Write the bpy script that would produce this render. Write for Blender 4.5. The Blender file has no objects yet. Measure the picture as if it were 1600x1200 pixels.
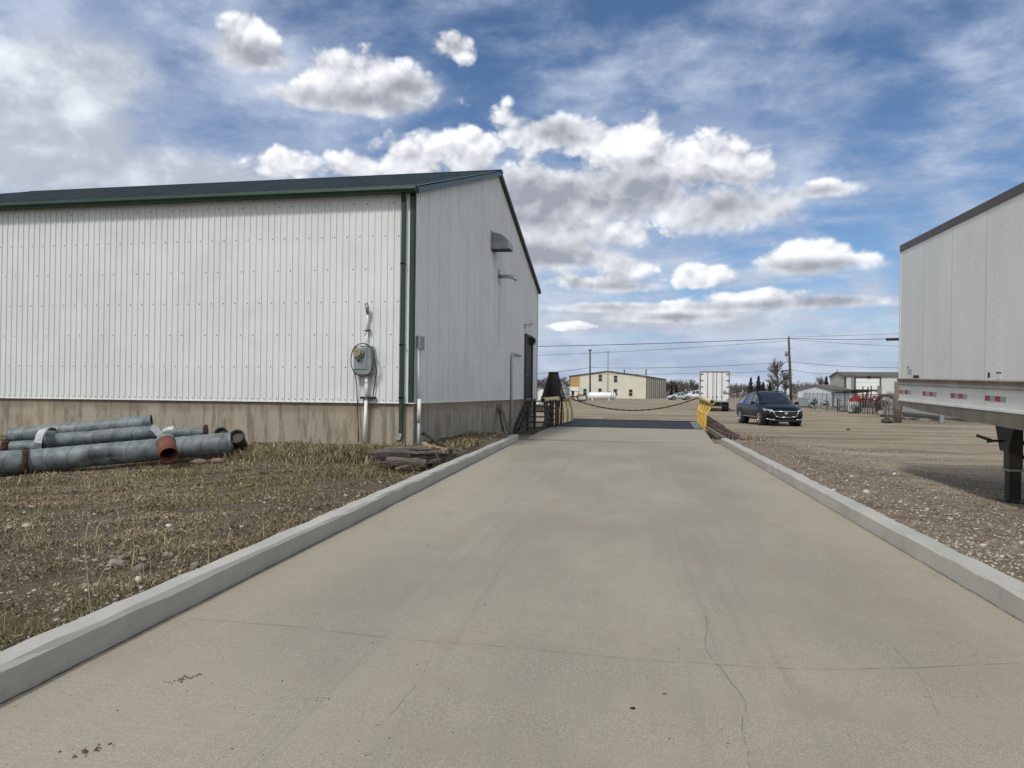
import bpy, bmesh, math, random
import numpy as np
from mathutils import Vector, Matrix
R = math.radians
random.seed(7); rng = np.random.default_rng(7)
sc = bpy.context.scene
COL = sc.collection

# ------------------------------------------------------------------ camera
EYE = Vector((0, 0, 1.6)); F = 1200.0
YAW = math.atan(232 / 1200); PITCH = math.atan(12.6 / 1200); ROLL = math.atan(0.0104)
Fh = Vector((-math.sin(YAW), math.cos(YAW), 0)); Rh = Vector((math.cos(YAW), math.sin(YAW), 0)); ZZ = Vector((0, 0, 1))
Fw = Fh * math.cos(PITCH) + ZZ * math.sin(PITCH); U0 = ZZ * math.cos(PITCH) - Fh * math.sin(PITCH)
Rw = Rh * math.cos(ROLL) + U0 * math.sin(ROLL); Uw = U0 * math.cos(ROLL) - Rh * math.sin(ROLL)
cam_data = bpy.data.cameras.new('camera'); cam = bpy.data.objects.new('camera', cam_data); COL.objects.link(cam)
cam_data.sensor_width = 36; cam_data.lens = 27.0; cam_data.clip_start = 0.05; cam_data.clip_end = 6000
cam.matrix_world = Matrix(((Rw.x, Uw.x, -Fw.x, EYE.x), (Rw.y, Uw.y, -Fw.y, EYE.y), (Rw.z, Uw.z, -Fw.z, EYE.z), (0, 0, 0, 1)))
sc.camera = cam
def ray(px, py): return Fw * F + Rw * (px - 800) - Uw * (py - 600)
def PZ(px, py, z): r = ray(px, py); return EYE + r * ((z - EYE.z) / r.z)
def PD(px, py, d): r = ray(px, py); return EYE + r * (d / r.dot(Fh))
def PX(px, py, x): r = ray(px, py); return EYE + r * (x / r.x)
def PY(px, py, y): r = ray(px, py); return EYE + r * (y / r.y)
def PIX(p):
    v = Vector(p) - EYE; d = v.dot(Fw); return (800 + F * v.dot(Rw) / d, 600 - F * v.dot(Uw) / d)

# ------------------------------------------------------------------ light
SUN_EL, SUN_AZ = R(50), None
sun_dir = Vector((-0.27, -0.85, 0)).normalized() * math.cos(SUN_EL) + ZZ * math.sin(SUN_EL)   # towards the sun
sl = bpy.data.lights.new('sun', 'SUN'); sl.energy = 2.0; sl.angle = R(7.0); sl.color = (1.0, 0.96, 0.90)
so = bpy.data.objects.new('sun', sl); COL.objects.link(so); so.rotation_euler = sun_dir.to_track_quat('Z', 'Y').to_euler()
sc.view_settings.view_transform = 'Standard'; sc.view_settings.look = 'None'; sc.view_settings.gamma = 1; sc.view_settings.exposure = 0.25
sc.view_settings.use_curve_mapping = False
sc.cycles.max_bounces = 5; sc.cycles.diffuse_bounces = 3; sc.cycles.glossy_bounces = 3; sc.cycles.transparent_max_bounces = 8

# ------------------------------------------------------------------ node helpers
class V:
    def __init__(s, nt, so): s.nt, s.so = nt, so
    def _m(s, op, *a, clamp=False):
        n = s.nt.nodes.new('ShaderNodeMath'); n.operation = op; n.use_clamp = clamp
        for i, x in enumerate(a):
            if isinstance(x, V): s.nt.links.new(x.so, n.inputs[i])
            else: n.inputs[i].default_value = x
        return V(s.nt, n.outputs[0])
    def __add__(s, o): return s._m('ADD', s, o)
    def __radd__(s, o): return s._m('ADD', o, s)
    def __sub__(s, o): return s._m('SUBTRACT', s, o)
    def __rsub__(s, o): return s._m('SUBTRACT', o, s)
    def __mul__(s, o): return s._m('MULTIPLY', s, o)
    def __rmul__(s, o): return s._m('MULTIPLY', s, o)
    def __truediv__(s, o): return s._m('DIVIDE', s, o)
    def op(s, name, *a, **k): return s._m(name, s, *a, **k)
    def sm(s, a, b, lo=0.0, hi=1.0):
        n = s.nt.nodes.new('ShaderNodeMapRange'); n.interpolation_type = 'SMOOTHSTEP'
        s.nt.links.new(s.so, n.inputs[0]); n.inputs[1].default_value = a; n.inputs[2].default_value = b
        n.inputs[3].default_value = lo; n.inputs[4].default_value = hi
        return V(s.nt, n.outputs[0])
def vecm(nt, op, *a):
    n = nt.nodes.new('ShaderNodeVectorMath'); n.operation = op
    for i, x in enumerate(a):
        if isinstance(x, V): nt.links.new(x.so, n.inputs[i])
        else: n.inputs[i].default_value = x
    return V(nt, n.outputs['Value' if op in ('LENGTH', 'DOT_PRODUCT', 'DISTANCE') else 'Vector'])
def comb(nt, x, y, z=0.0):
    n = nt.nodes.new('ShaderNodeCombineXYZ')
    for i, q in enumerate((x, y, z)):
        if isinstance(q, V): nt.links.new(q.so, n.inputs[i])
        else: n.inputs[i].default_value = q
    return V(nt, n.outputs[0])
def sep(nt, v):
    n = nt.nodes.new('ShaderNodeSeparateXYZ'); nt.links.new(v.so, n.inputs[0]); return [V(nt, o) for o in n.outputs]
def noise(nt, v, scale, detail=4, rough=0.55, dist=0.0, typ=None):
    n = nt.nodes.new('ShaderNodeTexNoise'); nt.links.new(v.so, n.inputs['Vector'])
    if typ: n.noise_type = typ
    n.inputs['Scale'].default_value = scale; n.inputs['Detail'].default_value = detail
    n.inputs['Roughness'].default_value = rough; n.inputs['Distortion'].default_value = dist
    return V(nt, n.outputs[0])
def voro(nt, v, scale, feature='F1', out='Distance', detail=0.0, rough=0.5):
    n = nt.nodes.new('ShaderNodeTexVoronoi'); n.feature = feature; nt.links.new(v.so, n.inputs['Vector'])
    n.inputs['Scale'].default_value = scale
    if 'Detail' in n.inputs: n.inputs['Detail'].default_value = detail; n.inputs['Roughness'].default_value = rough
    if 'Randomness' in n.inputs: n.inputs['Randomness'].default_value = 1
    return V(nt, n.outputs[out])
def mixc(nt, f, a, b):
    n = nt.nodes.new('ShaderNodeMix'); n.data_type = 'RGBA'
    if isinstance(f, V): nt.links.new(f.so, n.inputs[0])
    else: n.inputs[0].default_value = f
    for s_, q in ((n.inputs[6], a), (n.inputs[7], b)):
        if isinstance(q, V): nt.links.new(q.so, s_)
        else: s_.default_value = (*q, 1)
    return V(nt, n.outputs[2])

# ------------------------------------------------------------------ world: Nishita sky with cloud layers by direction
w = bpy.data.worlds.new('World'); sc.world = w; w.use_nodes = True; nt = w.node_tree; nt.nodes.clear()
sky = nt.nodes.new('ShaderNodeTexSky'); sky.sky_type = 'NISHITA'; sky.sun_disc = False
sky.sun_elevation = SUN_EL; sky.sun_rotation = math.atan2(sun_dir.x, sun_dir.y); sky.altitude = 500; sky.dust_density = 0.3; sky.ozone_density = 4.0
tc = nt.nodes.new('ShaderNodeTexCoord'); D = V(nt, tc.outputs['Generated'])
dx, dy, dz = sep(nt, D)
az = dx.op('ARCTAN2', dy); el = dz.op('ARCSINE')
def azel(px, py):
    r = ray(px, py).normalized(); return math.atan2(r.x, r.y), math.asin(r.z)
WHITE = [(640,246,62,46),(725,232,95,56),(850,212,100,42),(950,218,110,50),(1035,262,110,62),(880,300,230,60),(1125,262,70,42),(1172,272,50,42),(1125,320,95,38),(790,335,110,56),
         (900,358,110,44),(980,362,58,34),(850,392,135,36),(1275,392,84,28),(1205,408,62,18),(1325,406,52,14),(985,420,70,26),(920,440,92,17),(1090,432,84,22),(1170,464,94,16),(1060,484,96,14),(895,510,40,9),
         (385,66,64,40),(520,112,74,44),(605,124,90,42),(560,150,120,28),(712,76,48,28),(455,262,70,30),(562,262,66,26),(1285,288,40,20),(1760,560,90,40)]
GREY = [(850,305,220,44),(1140,325,110,36),(850,398,150,32),(1000,305,90,34),(560,158,120,22),(640,135,50,20),(395,88,66,24),(1260,416,90,12),(960,448,90,10),(1170,478,100,9),(1060,496,100,8),(835,345,100,22),(1285,298,50,12),(1290,472,100,10),(950,480,90,8),(870,205,50,20)]
SOFT = [(1000,500,260,24),(40,180,260,130),(230,275,230,66),(150,120,120,60),(420,300,160,40),(-300,80,300,200)]
def blobs(a, e, lst, k_, grow=1.0):
    p = comb(nt, a, e, 0.0); acc = None
    for (x, y, rx, ry) in lst:
        ca, ce = azel(x, y); a1, _ = azel(x + rx, y); _, e1 = azel(x, y - ry)
        ra = abs(a1 - ca) * grow; re = abs(e1 - ce) * grow
        q = vecm(nt, 'MULTIPLY_ADD', p, (1 / ra, 1 / re, 0), (-ca / ra, -ce / re, 0))
        l = vecm(nt, 'LENGTH', q)
        acc = l if acc is None else acc._m('SMOOTH_MIN', acc, l, k_)
    return 1.0 - acc
def turb(a, e, det): return noise(nt, comb(nt, a, e * 1.25, 0.3), 12.0, det, 0.55)
def lobes(a, e, det):
    wx = (nA - 0.5) * 0.05
    return voro(nt, comb(nt, a + wx, e * 1.2 + wx, 0.0), 17.0, 'F1', 'Distance', det, 0.55)
nA = turb(az, el, 8); nA2 = turb(az - 0.012, el + 0.022, 4)
nB = lobes(az, el, 3.0); nB2 = lobes(az - 0.004, el + 0.011, 2.0)
FW_ = blobs(az, el, WHITE, 0.55, 1.14) + (nA - 0.5) * 1.0 + (0.45 - nB) * 0.75 + 0.30
G = (blobs(az, el, GREY, 0.5, 1.45) + (nA - 0.5) * 0.9 + (0.45 - nB) * 0.3).sm(-0.35, 0.95)
soft = 1.0 - G.sm(0.05, 0.6)
alpha = FW_.sm(-0.06, 0.34) * soft + FW_.sm(-0.5, 0.5) * (1.0 - soft)
alpha = alpha._m('MAXIMUM', alpha, G.sm(0.05, 0.55) * 0.95)
relief = (nA - nA2) * 1.3 + (nB2 - nB) * 0.95
edge = FW_.sm(-0.1, 0.5)
shade = (0.80 + relief * (1.0 - G * 0.45) + (nA - 0.5) * 0.45 - G * 0.80 + (1.0 - edge) * G * 0.2).op('MINIMUM', 1.0).op('MAXIMUM', 0.0)
ccol = mixc(nt, shade, (0.30, 0.315, 0.365), (0.89, 0.905, 0.935))
# broad soft overcast bank on the left
Fs = blobs(az, el, SOFT, 0.6) + (noise(nt, comb(nt, az, el * 1.4, 3.0), 6.0, 8, 0.6) - 0.5) * 1.9
bank = Fs.sm(-0.25, 0.50) * 0.94
bn = noise(nt, comb(nt, az, el * 1.3, 9.0), 8.0, 9, 0.58) + (0.40 - nB) * 0.10
bcol = mixc(nt, bn.sm(0.36, 0.66), (0.42, 0.455, 0.525), (0.80, 0.84, 0.88))
# high broken layer in the plane of the cloud deck
hh = dz.op('MAXIMUM', 0.0) + 0.24
cp = comb(nt, dx / hh, dy / hh, 0.0)
v1 = noise(nt, vecm(nt, 'MULTIPLY', cp, (1.0, 1.25, 1)), 3.6, 9, 0.60, 0.15)
v2 = noise(nt, cp, 0.8, 4, 0.55)
v3 = noise(nt, comb(nt, az, el * 5.0, 1.7), 5.0, 7, 0.62)
low = (1.0 - el.sm(0.0, 0.40)); lowest = 1.0 - el.sm(0.0, 0.16)
left = (-0.20 - az).sm(0.0, 0.42)
veil = (v1 + (v2 - 0.5) * 1.1 + low * 0.05 + left * 0.10).sm(0.33, 0.72)
veil = veil * 0.78
veil = (veil + lowest * 0.75 + low * v3.sm(0.42, 0.66) * 0.5).op('MINIMUM', 0.97)
unseen_fill = az.op('ABSOLUTE').sm(0.95, 1.5)  # bright white veil added outside the view to light gable and trailer
veil = (veil + unseen_fill * 0.45).op('MINIMUM', 0.97)
bright = noise(nt, comb(nt, az, el * 1.6, 5.0), 7.0, 9, 0.62).sm(0.40, 0.66)
# faint rain curtains hang slanting under the low deck
rain = noise(nt, comb(nt, az * 9.0 + el * 5.0, el * 1.2, 2.0), 1.6, 6, 0.6).sm(0.35, 0.7)
lcol = mixc(nt, rain * 0.22 + v3.sm(0.4, 0.62) * 0.5, (0.32, 0.39, 0.53), (0.62, 0.67, 0.75))
hcol = mixc(nt, bright, (0.30, 0.37, 0.53), (0.56, 0.62, 0.74))
vcol = mixc(nt, low, hcol, lcol)
vcol = mixc(nt, unseen_fill, vcol, (0.74, 0.75, 0.76))  # neutral white of the added out-of-view veil
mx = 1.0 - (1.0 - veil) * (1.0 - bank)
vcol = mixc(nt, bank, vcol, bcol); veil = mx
bg1 = nt.nodes.new('ShaderNodeBackground'); _mu = vecm(nt, 'MULTIPLY', V(nt, sky.outputs[0]), (0.90, 1.0, 1.09)); nt.links.new(_mu.so, bg1.inputs[0]); bg1.inputs[1].default_value = 0.075
bg2 = nt.nodes.new('ShaderNodeBackground'); nt.links.new(vcol.so, bg2.inputs[0]); bg2.inputs[1].default_value = 1.0
bg3 = nt.nodes.new('ShaderNodeBackground'); nt.links.new(ccol.so, bg3.inputs[0]); bg3.inputs[1].default_value = 1.0
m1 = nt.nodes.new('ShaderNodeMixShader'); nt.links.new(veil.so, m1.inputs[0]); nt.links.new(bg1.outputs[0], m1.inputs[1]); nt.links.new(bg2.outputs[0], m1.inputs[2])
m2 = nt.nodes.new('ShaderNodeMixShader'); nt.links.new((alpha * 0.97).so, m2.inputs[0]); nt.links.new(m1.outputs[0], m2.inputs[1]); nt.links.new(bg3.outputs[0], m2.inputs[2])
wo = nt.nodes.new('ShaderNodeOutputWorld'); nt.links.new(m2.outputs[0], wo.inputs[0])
w.cycles.sampling_method = 'MANUAL'; w.cycles.sample_map_resolution = 512
# ------------------------------------------------------------------ materials
def new_mat(name):
    m = bpy.data.materials.new(name); m.use_nodes = True; nt = m.node_tree
    b = nt.nodes['Principled BSDF']; return m, nt, b
def objc(nt):
    n = nt.nodes.new('ShaderNodeTexCoord'); return V(nt, n.outputs['Object'])
def bump(nt, b, h, strength=0.3, dist=0.01):
    n = nt.nodes.new('ShaderNodeBump'); n.inputs['Strength'].default_value = strength; n.inputs['Distance'].default_value = dist
    nt.links.new(h.so, n.inputs['Height']); nt.links.new(n.outputs[0], b.inputs['Normal'])
def mat(name, c, rough=0.6, metal=0.0, var=0.15, scale=3.0, c2=None, bmp=0.0, bscale=60, coat=0.0, dirt=None, dirt_amt=0.3):
    m, nt, b = new_mat(name); p = objc(nt)
    n1 = noise(nt, p, scale, 6, 0.6)
    c2 = c2 or tuple(x * (1 - var * 1.6) for x in c)
    col = mixc(nt, n1.sm(0.32, 0.68), c, c2)
    if dirt:
        n2 = noise(nt, p, scale * 0.6 + 0.5, 8, 0.7)
        col = mixc(nt, n2.sm(0.5, 0.72) * dirt_amt, col, dirt)
    nt.links.new(col.so, b.inputs['Base Color'])
    b.inputs['Roughness'].default_value = rough; b.inputs['Metallic'].default_value = metal
    if coat: b.inputs['Coat Weight'].default_value = coat; b.inputs['Coat Roughness'].default_value = 0.05
    if bmp: bump(nt, b, noise(nt, p, bscale, 4, 0.6), bmp, 0.01)
    return m
M = {}
M['wall_white'] = mat('white_sheet_metal', (0.66, 0.685, 0.69), 0.42, 0.0, 0.05, 0.7, dirt=(0.42, 0.40, 0.35), dirt_amt=0.18)
M['wall_gable'] = M['wall_white']
M['screw'] = mat('screw_heads', (0.14, 0.14, 0.14), 0.4, 0.6)
M['green'] = mat('green_trim', (0.010, 0.046, 0.028), 0.4, 0.0, 0.2, 4)
M['roof'] = mat('grey_green_roof', (0.075, 0.10, 0.10), 0.45, 0.2, 0.15, 1)
M['white_paint'] = mat('white_paint', (0.72, 0.72, 0.70), 0.5, 0, 0.1, 4, dirt=(0.3, 0.25, 0.2), dirt_amt=0.3)
M['conduit'] = mat('grey_conduit', (0.42, 0.45, 0.47), 0.5, 0, 0.1, 5)
M['meter_grey'] = mat('painted_box_grey', (0.22, 0.26, 0.27), 0.45, 0.1, 0.12, 6)
M['black'] = mat('black_rubber_and_shade', (0.012, 0.012, 0.013), 0.6, 0, 0.3, 10)
M['dark'] = mat('dark_steel', (0.035, 0.03, 0.028), 0.6, 0.3, 0.3, 8, dirt=(0.12, 0.05, 0.025), dirt_amt=0.5)
M['rust'] = mat('rusty_steel', (0.075, 0.030, 0.02), 0.85, 0.1, 0.4, 12, dirt=(0.05, 0.02, 0.015), dirt_amt=0.8, bmp=0.3)
M['terracotta'] = mat('primer_collar', (0.17, 0.055, 0.03), 0.75, 0, 0.2, 9, dirt=(0.08, 0.03, 0.02), dirt_amt=0.5)
M['galv'] = mat('galvanised', (0.18, 0.215, 0.225), 0.55, 0.1, 0.3, 5, dirt=(0.20, 0.235, 0.23), dirt_amt=0.5, bmp=0.15, bscale=30)
M['alu'] = mat('bright_metal', (0.55, 0.58, 0.60), 0.28, 0.8, 0.15, 6)
_nt = M['galv'].node_tree; _b = _nt.nodes['Principled BSDF']; _c = V(_nt, _b.inputs['Base Color'].links[0].from_socket); _p = sep(_nt, objc(_nt))[0]
_f = (_p / 0.29) - (_p / 0.29).op('ROUND'); _nt.links.new(mixc(_nt, _f.op('ABSOLUTE').sm(0.02, 0.06, 0.55, 0.0), _c, (0.05, 0.065, 0.07)).so, _b.inputs['Base Color'])
M['chrome'] = mat('chrome', (0.75, 0.77, 0.8), 0.28, 1.0, 0.05, 3)
M['stainless'] = mat('duct_metal', (0.33, 0.35, 0.36), 0.4, 0.6, 0.15, 5, dirt=(0.15, 0.1, 0.07), dirt_amt=0.3)
M['yellow'] = mat('safety_yellow', (0.62, 0.40, 0.07), 0.5, 0, 0.12, 6, dirt=(0.30, 0.17, 0.06), dirt_amt=0.6)
M['yellow_pale'] = mat('faded_yellow', (0.66, 0.57, 0.33), 0.55, 0, 0.1, 6, dirt=(0.35, 0.26, 0.12), dirt_amt=0.35)
M['wood'] = mat('weathered_wood', (0.115, 0.078, 0.055), 0.9, 0, 0.4, 14, dirt=(0.05, 0.04, 0.035), dirt_amt=0.7, bmp=0.4)
M['wood_grey'] = mat('grey_wood', (0.20, 0.165, 0.13), 0.9, 0, 0.3, 12, dirt=(0.08, 0.07, 0.06), dirt_amt=0.6, bmp=0.4)
M['wood_pale'] = mat('split_wood', (0.36, 0.27, 0.17), 0.85, 0, 0.3, 12, dirt=(0.16, 0.11, 0.07), dirt_amt=0.6, bmp=0.4)
M['stairwood'] = mat('stair_wood', (0.075, 0.068, 0.06), 0.85, 0, 0.3, 8, dirt=(0.03, 0.025, 0.02), dirt_amt=0.6)
M['pole'] = mat('pole_wood', (0.09, 0.07, 0.055), 0.9, 0, 0.3, 3)
M['post_tan'] = mat('post_yellow', (0.64, 0.47, 0.17), 0.6, 0, 0.15, 6, dirt=(0.32, 0.20, 0.08), dirt_amt=0.4)
M['glass'] = mat('dark_glass', (0.012, 0.015, 0.018), 0.06, 0.0, 0.2, 2)
M['carglass'] = mat('car_glass', (0.02, 0.026, 0.03), 0.05, 0.0, 0.2, 2, coat=0.5)
M['suv'] = mat('dark_blue_paint', (0.004, 0.007, 0.011), 0.3, 0.0, 0.2, 2, coat=0.15, dirt=(0.02, 0.02, 0.018), dirt_amt=0.1)
M['suv'].node_tree.nodes['Principled BSDF'].inputs['Specular IOR Level'].default_value = 0.2
M['silver'] = mat('silver_paint', (0.42, 0.50, 0.53), 0.3, 0.3, 0.1, 2, coat=0.8)
M['carwhite'] = mat('white_car_paint', (0.72, 0.73, 0.74), 0.3, 0.0, 0.05, 2, coat=0.8)
M['tankwhite'] = mat('white_tank_paint', (0.75, 0.76, 0.75), 0.4, 0.0, 0.06, 1)
M['tyre'] = mat('tyre_rubber', (0.018, 0.017, 0.016), 0.85, 0, 0.3, 8)
M['rim'] = mat('rim_alloy', (0.55, 0.56, 0.58), 0.25, 0.9, 0.1, 5)
M['lamp'] = mat('headlamp', (0.55, 0.58, 0.6), 0.1, 0.3, 0.1, 5, coat=1)
M['redlamp'] = mat('red_lens', (0.35, 0.01, 0.01), 0.2, 0, 0.1, 5)
M['red'] = mat('red_paint', (0.27, 0.022, 0.025), 0.5, 0, 0.2, 5)
M['beige'] = mat('cream_cladding', (0.60, 0.59, 0.49), 0.5, 0, 0.05, 0.4)
M['tan'] = mat('tan_cladding', (0.50, 0.30, 0.12), 0.6, 0, 0.15, 0.6)
M['brownroof'] = mat('brown_trim', (0.05, 0.045, 0.04), 0.6, 0, 0.15, 1)
M['shopwhite'] = mat('pale_cladding', (0.55, 0.58, 0.58), 0.5, 0, 0.06, 0.5)
M['shopgrey'] = mat('grey_cladding', (0.34, 0.345, 0.33), 0.5, 0, 0.06, 0.5)
M['tin'] = mat('pale_tin', (0.55, 0.62, 0.68), 0.4, 0.1, 0.1, 0.5)
M['tinroof'] = mat('old_roof', (0.14, 0.13, 0.11), 0.7, 0.1, 0.2, 0.5)
M['door_white'] = mat('overhead_door_white', (0.72, 0.77, 0.76), 0.4, 0, 0.03, 0.5)
M['grey_bin'] = mat('grey_steel_bin', (0.24, 0.25, 0.24), 0.5, 0.3, 0.15, 1)
M['bark'] = mat('bark', (0.10, 0.085, 0.07), 0.9, 0, 0.3, 3)
M['twig'] = mat('bare_twigs', (0.115, 0.085, 0.065), 0.9, 0, 0.4, 1.2, c2=(0.075, 0.06, 0.05))
M['twig2'] = mat('grey_twigs', (0.13, 0.12, 0.11), 0.9, 0, 0.4, 1.2, c2=(0.09, 0.075, 0.065))
M['twig3'] = mat('red_twigs', (0.13, 0.08, 0.07), 0.9, 0, 0.4, 1.2, c2=(0.085, 0.06, 0.055))
M['spruce'] = mat('spruce_needles', (0.022, 0.038, 0.022), 0.9, 0, 0.4, 2, c2=(0.014, 0.022, 0.014))
M['stone'] = mat('pale_stone', (0.30, 0.27, 0.235), 0.9, 0, 0.3, 1.5, c2=(0.15, 0.12, 0.095), bmp=0.3)
M['wire'] = mat('cable', (0.03, 0.03, 0.032), 0.6)
M['chainlink'] = mat('galvanised_wire', (0.13, 0.14, 0.135), 0.5, 0.3)
M['plastic_white'] = mat('white_plastic', (0.7, 0.7, 0.68), 0.5)
M['brown_weed'] = mat('dead_stalks', (0.24, 0.17, 0.095), 0.9, 0, 0.3, 8, c2=(0.13, 0.09, 0.055))
M['pale_weed'] = mat('pale_stalks', (0.42, 0.36, 0.27), 0.9, 0, 0.3, 8)
M['deckplate'] = mat('deck_steel', (0.020, 0.023, 0.028), 0.6, 0.2, 0.3, 1.5, dirt=(0.06, 0.058, 0.055), dirt_amt=0.4)
M['deckplate'].node_tree.nodes['Principled BSDF'].inputs['Specular IOR Level'].default_value = 0.15; M['deckplate'].node_tree.nodes['Principled BSDF'].inputs['Metallic'].default_value = 0
M['deckedge'] = mat('deck_edge_steel', (0.20, 0.21, 0.22), 0.6, 0.3, 0.2, 3)

def concrete(name, c, c2, stain=None, vertical=False, edgey=False):
    m, nt, b = new_mat(name); p = objc(nt)
    q = vecm(nt, 'MULTIPLY', p, (1, 1, 0.25)) if vertical else p
    a = noise(nt, q, 1.3, 8, 0.65); s = noise(nt, p, 180, 3, 0.7); g = noise(nt, p, 14, 6, 0.7)
    col = mixc(nt, a.sm(0.3, 0.7), c, c2)
    col = mixc(nt, g.sm(0.54, 0.70) * 0.45, col, tuple(x * 0.58 for x in c))
    col = mixc(nt, s.sm(0.35, 0.7) * 0.35, col, tuple(min(1, x * 1.35) for x in c))
    pits = voro(nt, p, 22.0)
    col = mixc(nt, (1.0 - pits.sm(0.05, 0.14)) * (g.sm(0.5, 0.6)) * 0.75, col, tuple(x * 0.3 for x in c))
    if stain:
        k = noise(nt, vecm(nt, 'MULTIPLY', p, (2.2, 2.2, 0.35)), 2.6, 8, 0.7)
        col = mixc(nt, k.sm(0.47, 0.62) * 0.7, col, stain)
        zc_ = sep(nt, p)[2]; col = mixc(nt, (zc_ + (a - 0.5) * 0.5).sm(1.02, 1.22) * 0.55, col, (0.16, 0.12, 0.085))
        yl = noise(nt, vecm(nt, 'ADD', p, (9, 4, 2)), 0.45, 4, 0.6); col = mixc(nt, yl.sm(0.5, 0.62) * 0.25, col, (0.36, 0.28, 0.16))
    nt.links.new(col.so, b.inputs['Base Color']); b.inputs['Roughness'].default_value = 0.85
    bump(nt, b, s * 0.3 + g * 0.7, 0.35, 0.006)
    return m
M['kerb'] = concrete('kerb_concrete', (0.41, 0.40, 0.365), (0.335, 0.325, 0.295))
M['foundation'] = concrete('foundation_concrete', (0.33, 0.30, 0.24), (0.235, 0.215, 0.175), (0.12, 0.105, 0.085), True)
M['slab'] = concrete('slab_concrete', (0.315, 0.285, 0.225), (0.275, 0.248, 0.195))

# driveway: v runs along the ramp (object Y), u across
def driveway_mat():
    m, nt, b = new_mat('driveway_concrete'); p = objc(nt); x, y, z = sep(nt, p)
    big = noise(nt, vecm(nt, 'MULTIPLY', p, (1, 0.45, 1)), 0.55, 6, 0.6); med = noise(nt, p, 3.2, 8, 0.68)
    fine = noise(nt, p, 95, 4, 0.75); grit = noise(nt, p, 190, 2, 0.6)
    col = mixc(nt, big.sm(0.34, 0.66), (0.238, 0.212, 0.158), (0.338, 0.304, 0.232))
    col = mixc(nt, med.sm(0.52, 0.75) * 0.45, col, (0.235, 0.195, 0.155))
    # lighter dusty margins along the kerbs
    edge = (x + 0.15).op('ABSOLUTE').sm(1.7, 2.95)
    col = mixc(nt, edge * (0.35 + med * 0.5) , col, (0.375, 0.335, 0.245))
    # tyre tracks: fine streaks running along the ramp
    wob = noise(nt, comb(nt, 0.0, y * 0.25, 0.0), 1.0, 3, 0.5)
    xx = x + (wob - 0.5) * 0.12
    st = noise(nt, comb(nt, xx * 9.0, y * 0.10, 0.0), 1.0, 4, 0.7)
    band = (xx - 0.75).op('ABSOLUTE').sm(0.15, 0.55, 1.0, 0.0)._m('MAXIMUM', (xx - 0.75).op('ABSOLUTE').sm(0.15, 0.55, 1.0, 0.0), (xx + 1.3).op('ABSOLUTE').sm(0.15, 0.6, 1.0, 0.0))
    col = mixc(nt, st.sm(0.45, 0.75) * (band * 0.40 + 0.16), col, (0.185, 0.165, 0.13))
    # broom lines across
    br = noise(nt, comb(nt, x * 0.8, y * 70.0, 0.0), 1.0, 3, 0.6)
    col = mixc(nt, br.sm(0.4, 0.7) * 0.22, col, (0.18, 0.16, 0.13))
    rs = noise(nt, vecm(nt, 'MULTIPLY', p, (1.4, 0.7, 1)), 1.1, 7, 0.7)
    col = mixc(nt, rs.sm(0.54, 0.68) * 0.38, col, (0.24, 0.165, 0.115))
    col = mixc(nt, fine.sm(0.40, 0.66) * 0.55, col, (0.17, 0.15, 0.12))
    col = mixc(nt, grit.sm(0.50, 0.66) * 0.8, col, (0.46, 0.44, 0.38))
    sp = voro(nt, p, 8.0); sp2 = voro(nt, p, 8.0, 'F1', 'Color'); spr = sep(nt, sp2)[0]
    col = mixc(nt, (1.0 - sp.sm(0.035, 0.06)) * spr.sm(0.70, 0.72), col, (0.06, 0.05, 0.04))
    nt.links.new(col.so, b.inputs['Base Color']); b.inputs['Roughness'].default_value = 0.82
    bump(nt, b, fine * 0.5 + grit * 0.3 + br * 0.2, 0.35, 0.004)
    return m
M['driveway'] = driveway_mat()
M['crack'] = mat('crack_dirt', (0.10, 0.085, 0.062), 1.0)
M['joint'] = mat('joint_dirt', (0.09, 0.075, 0.06), 1.0)

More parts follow.
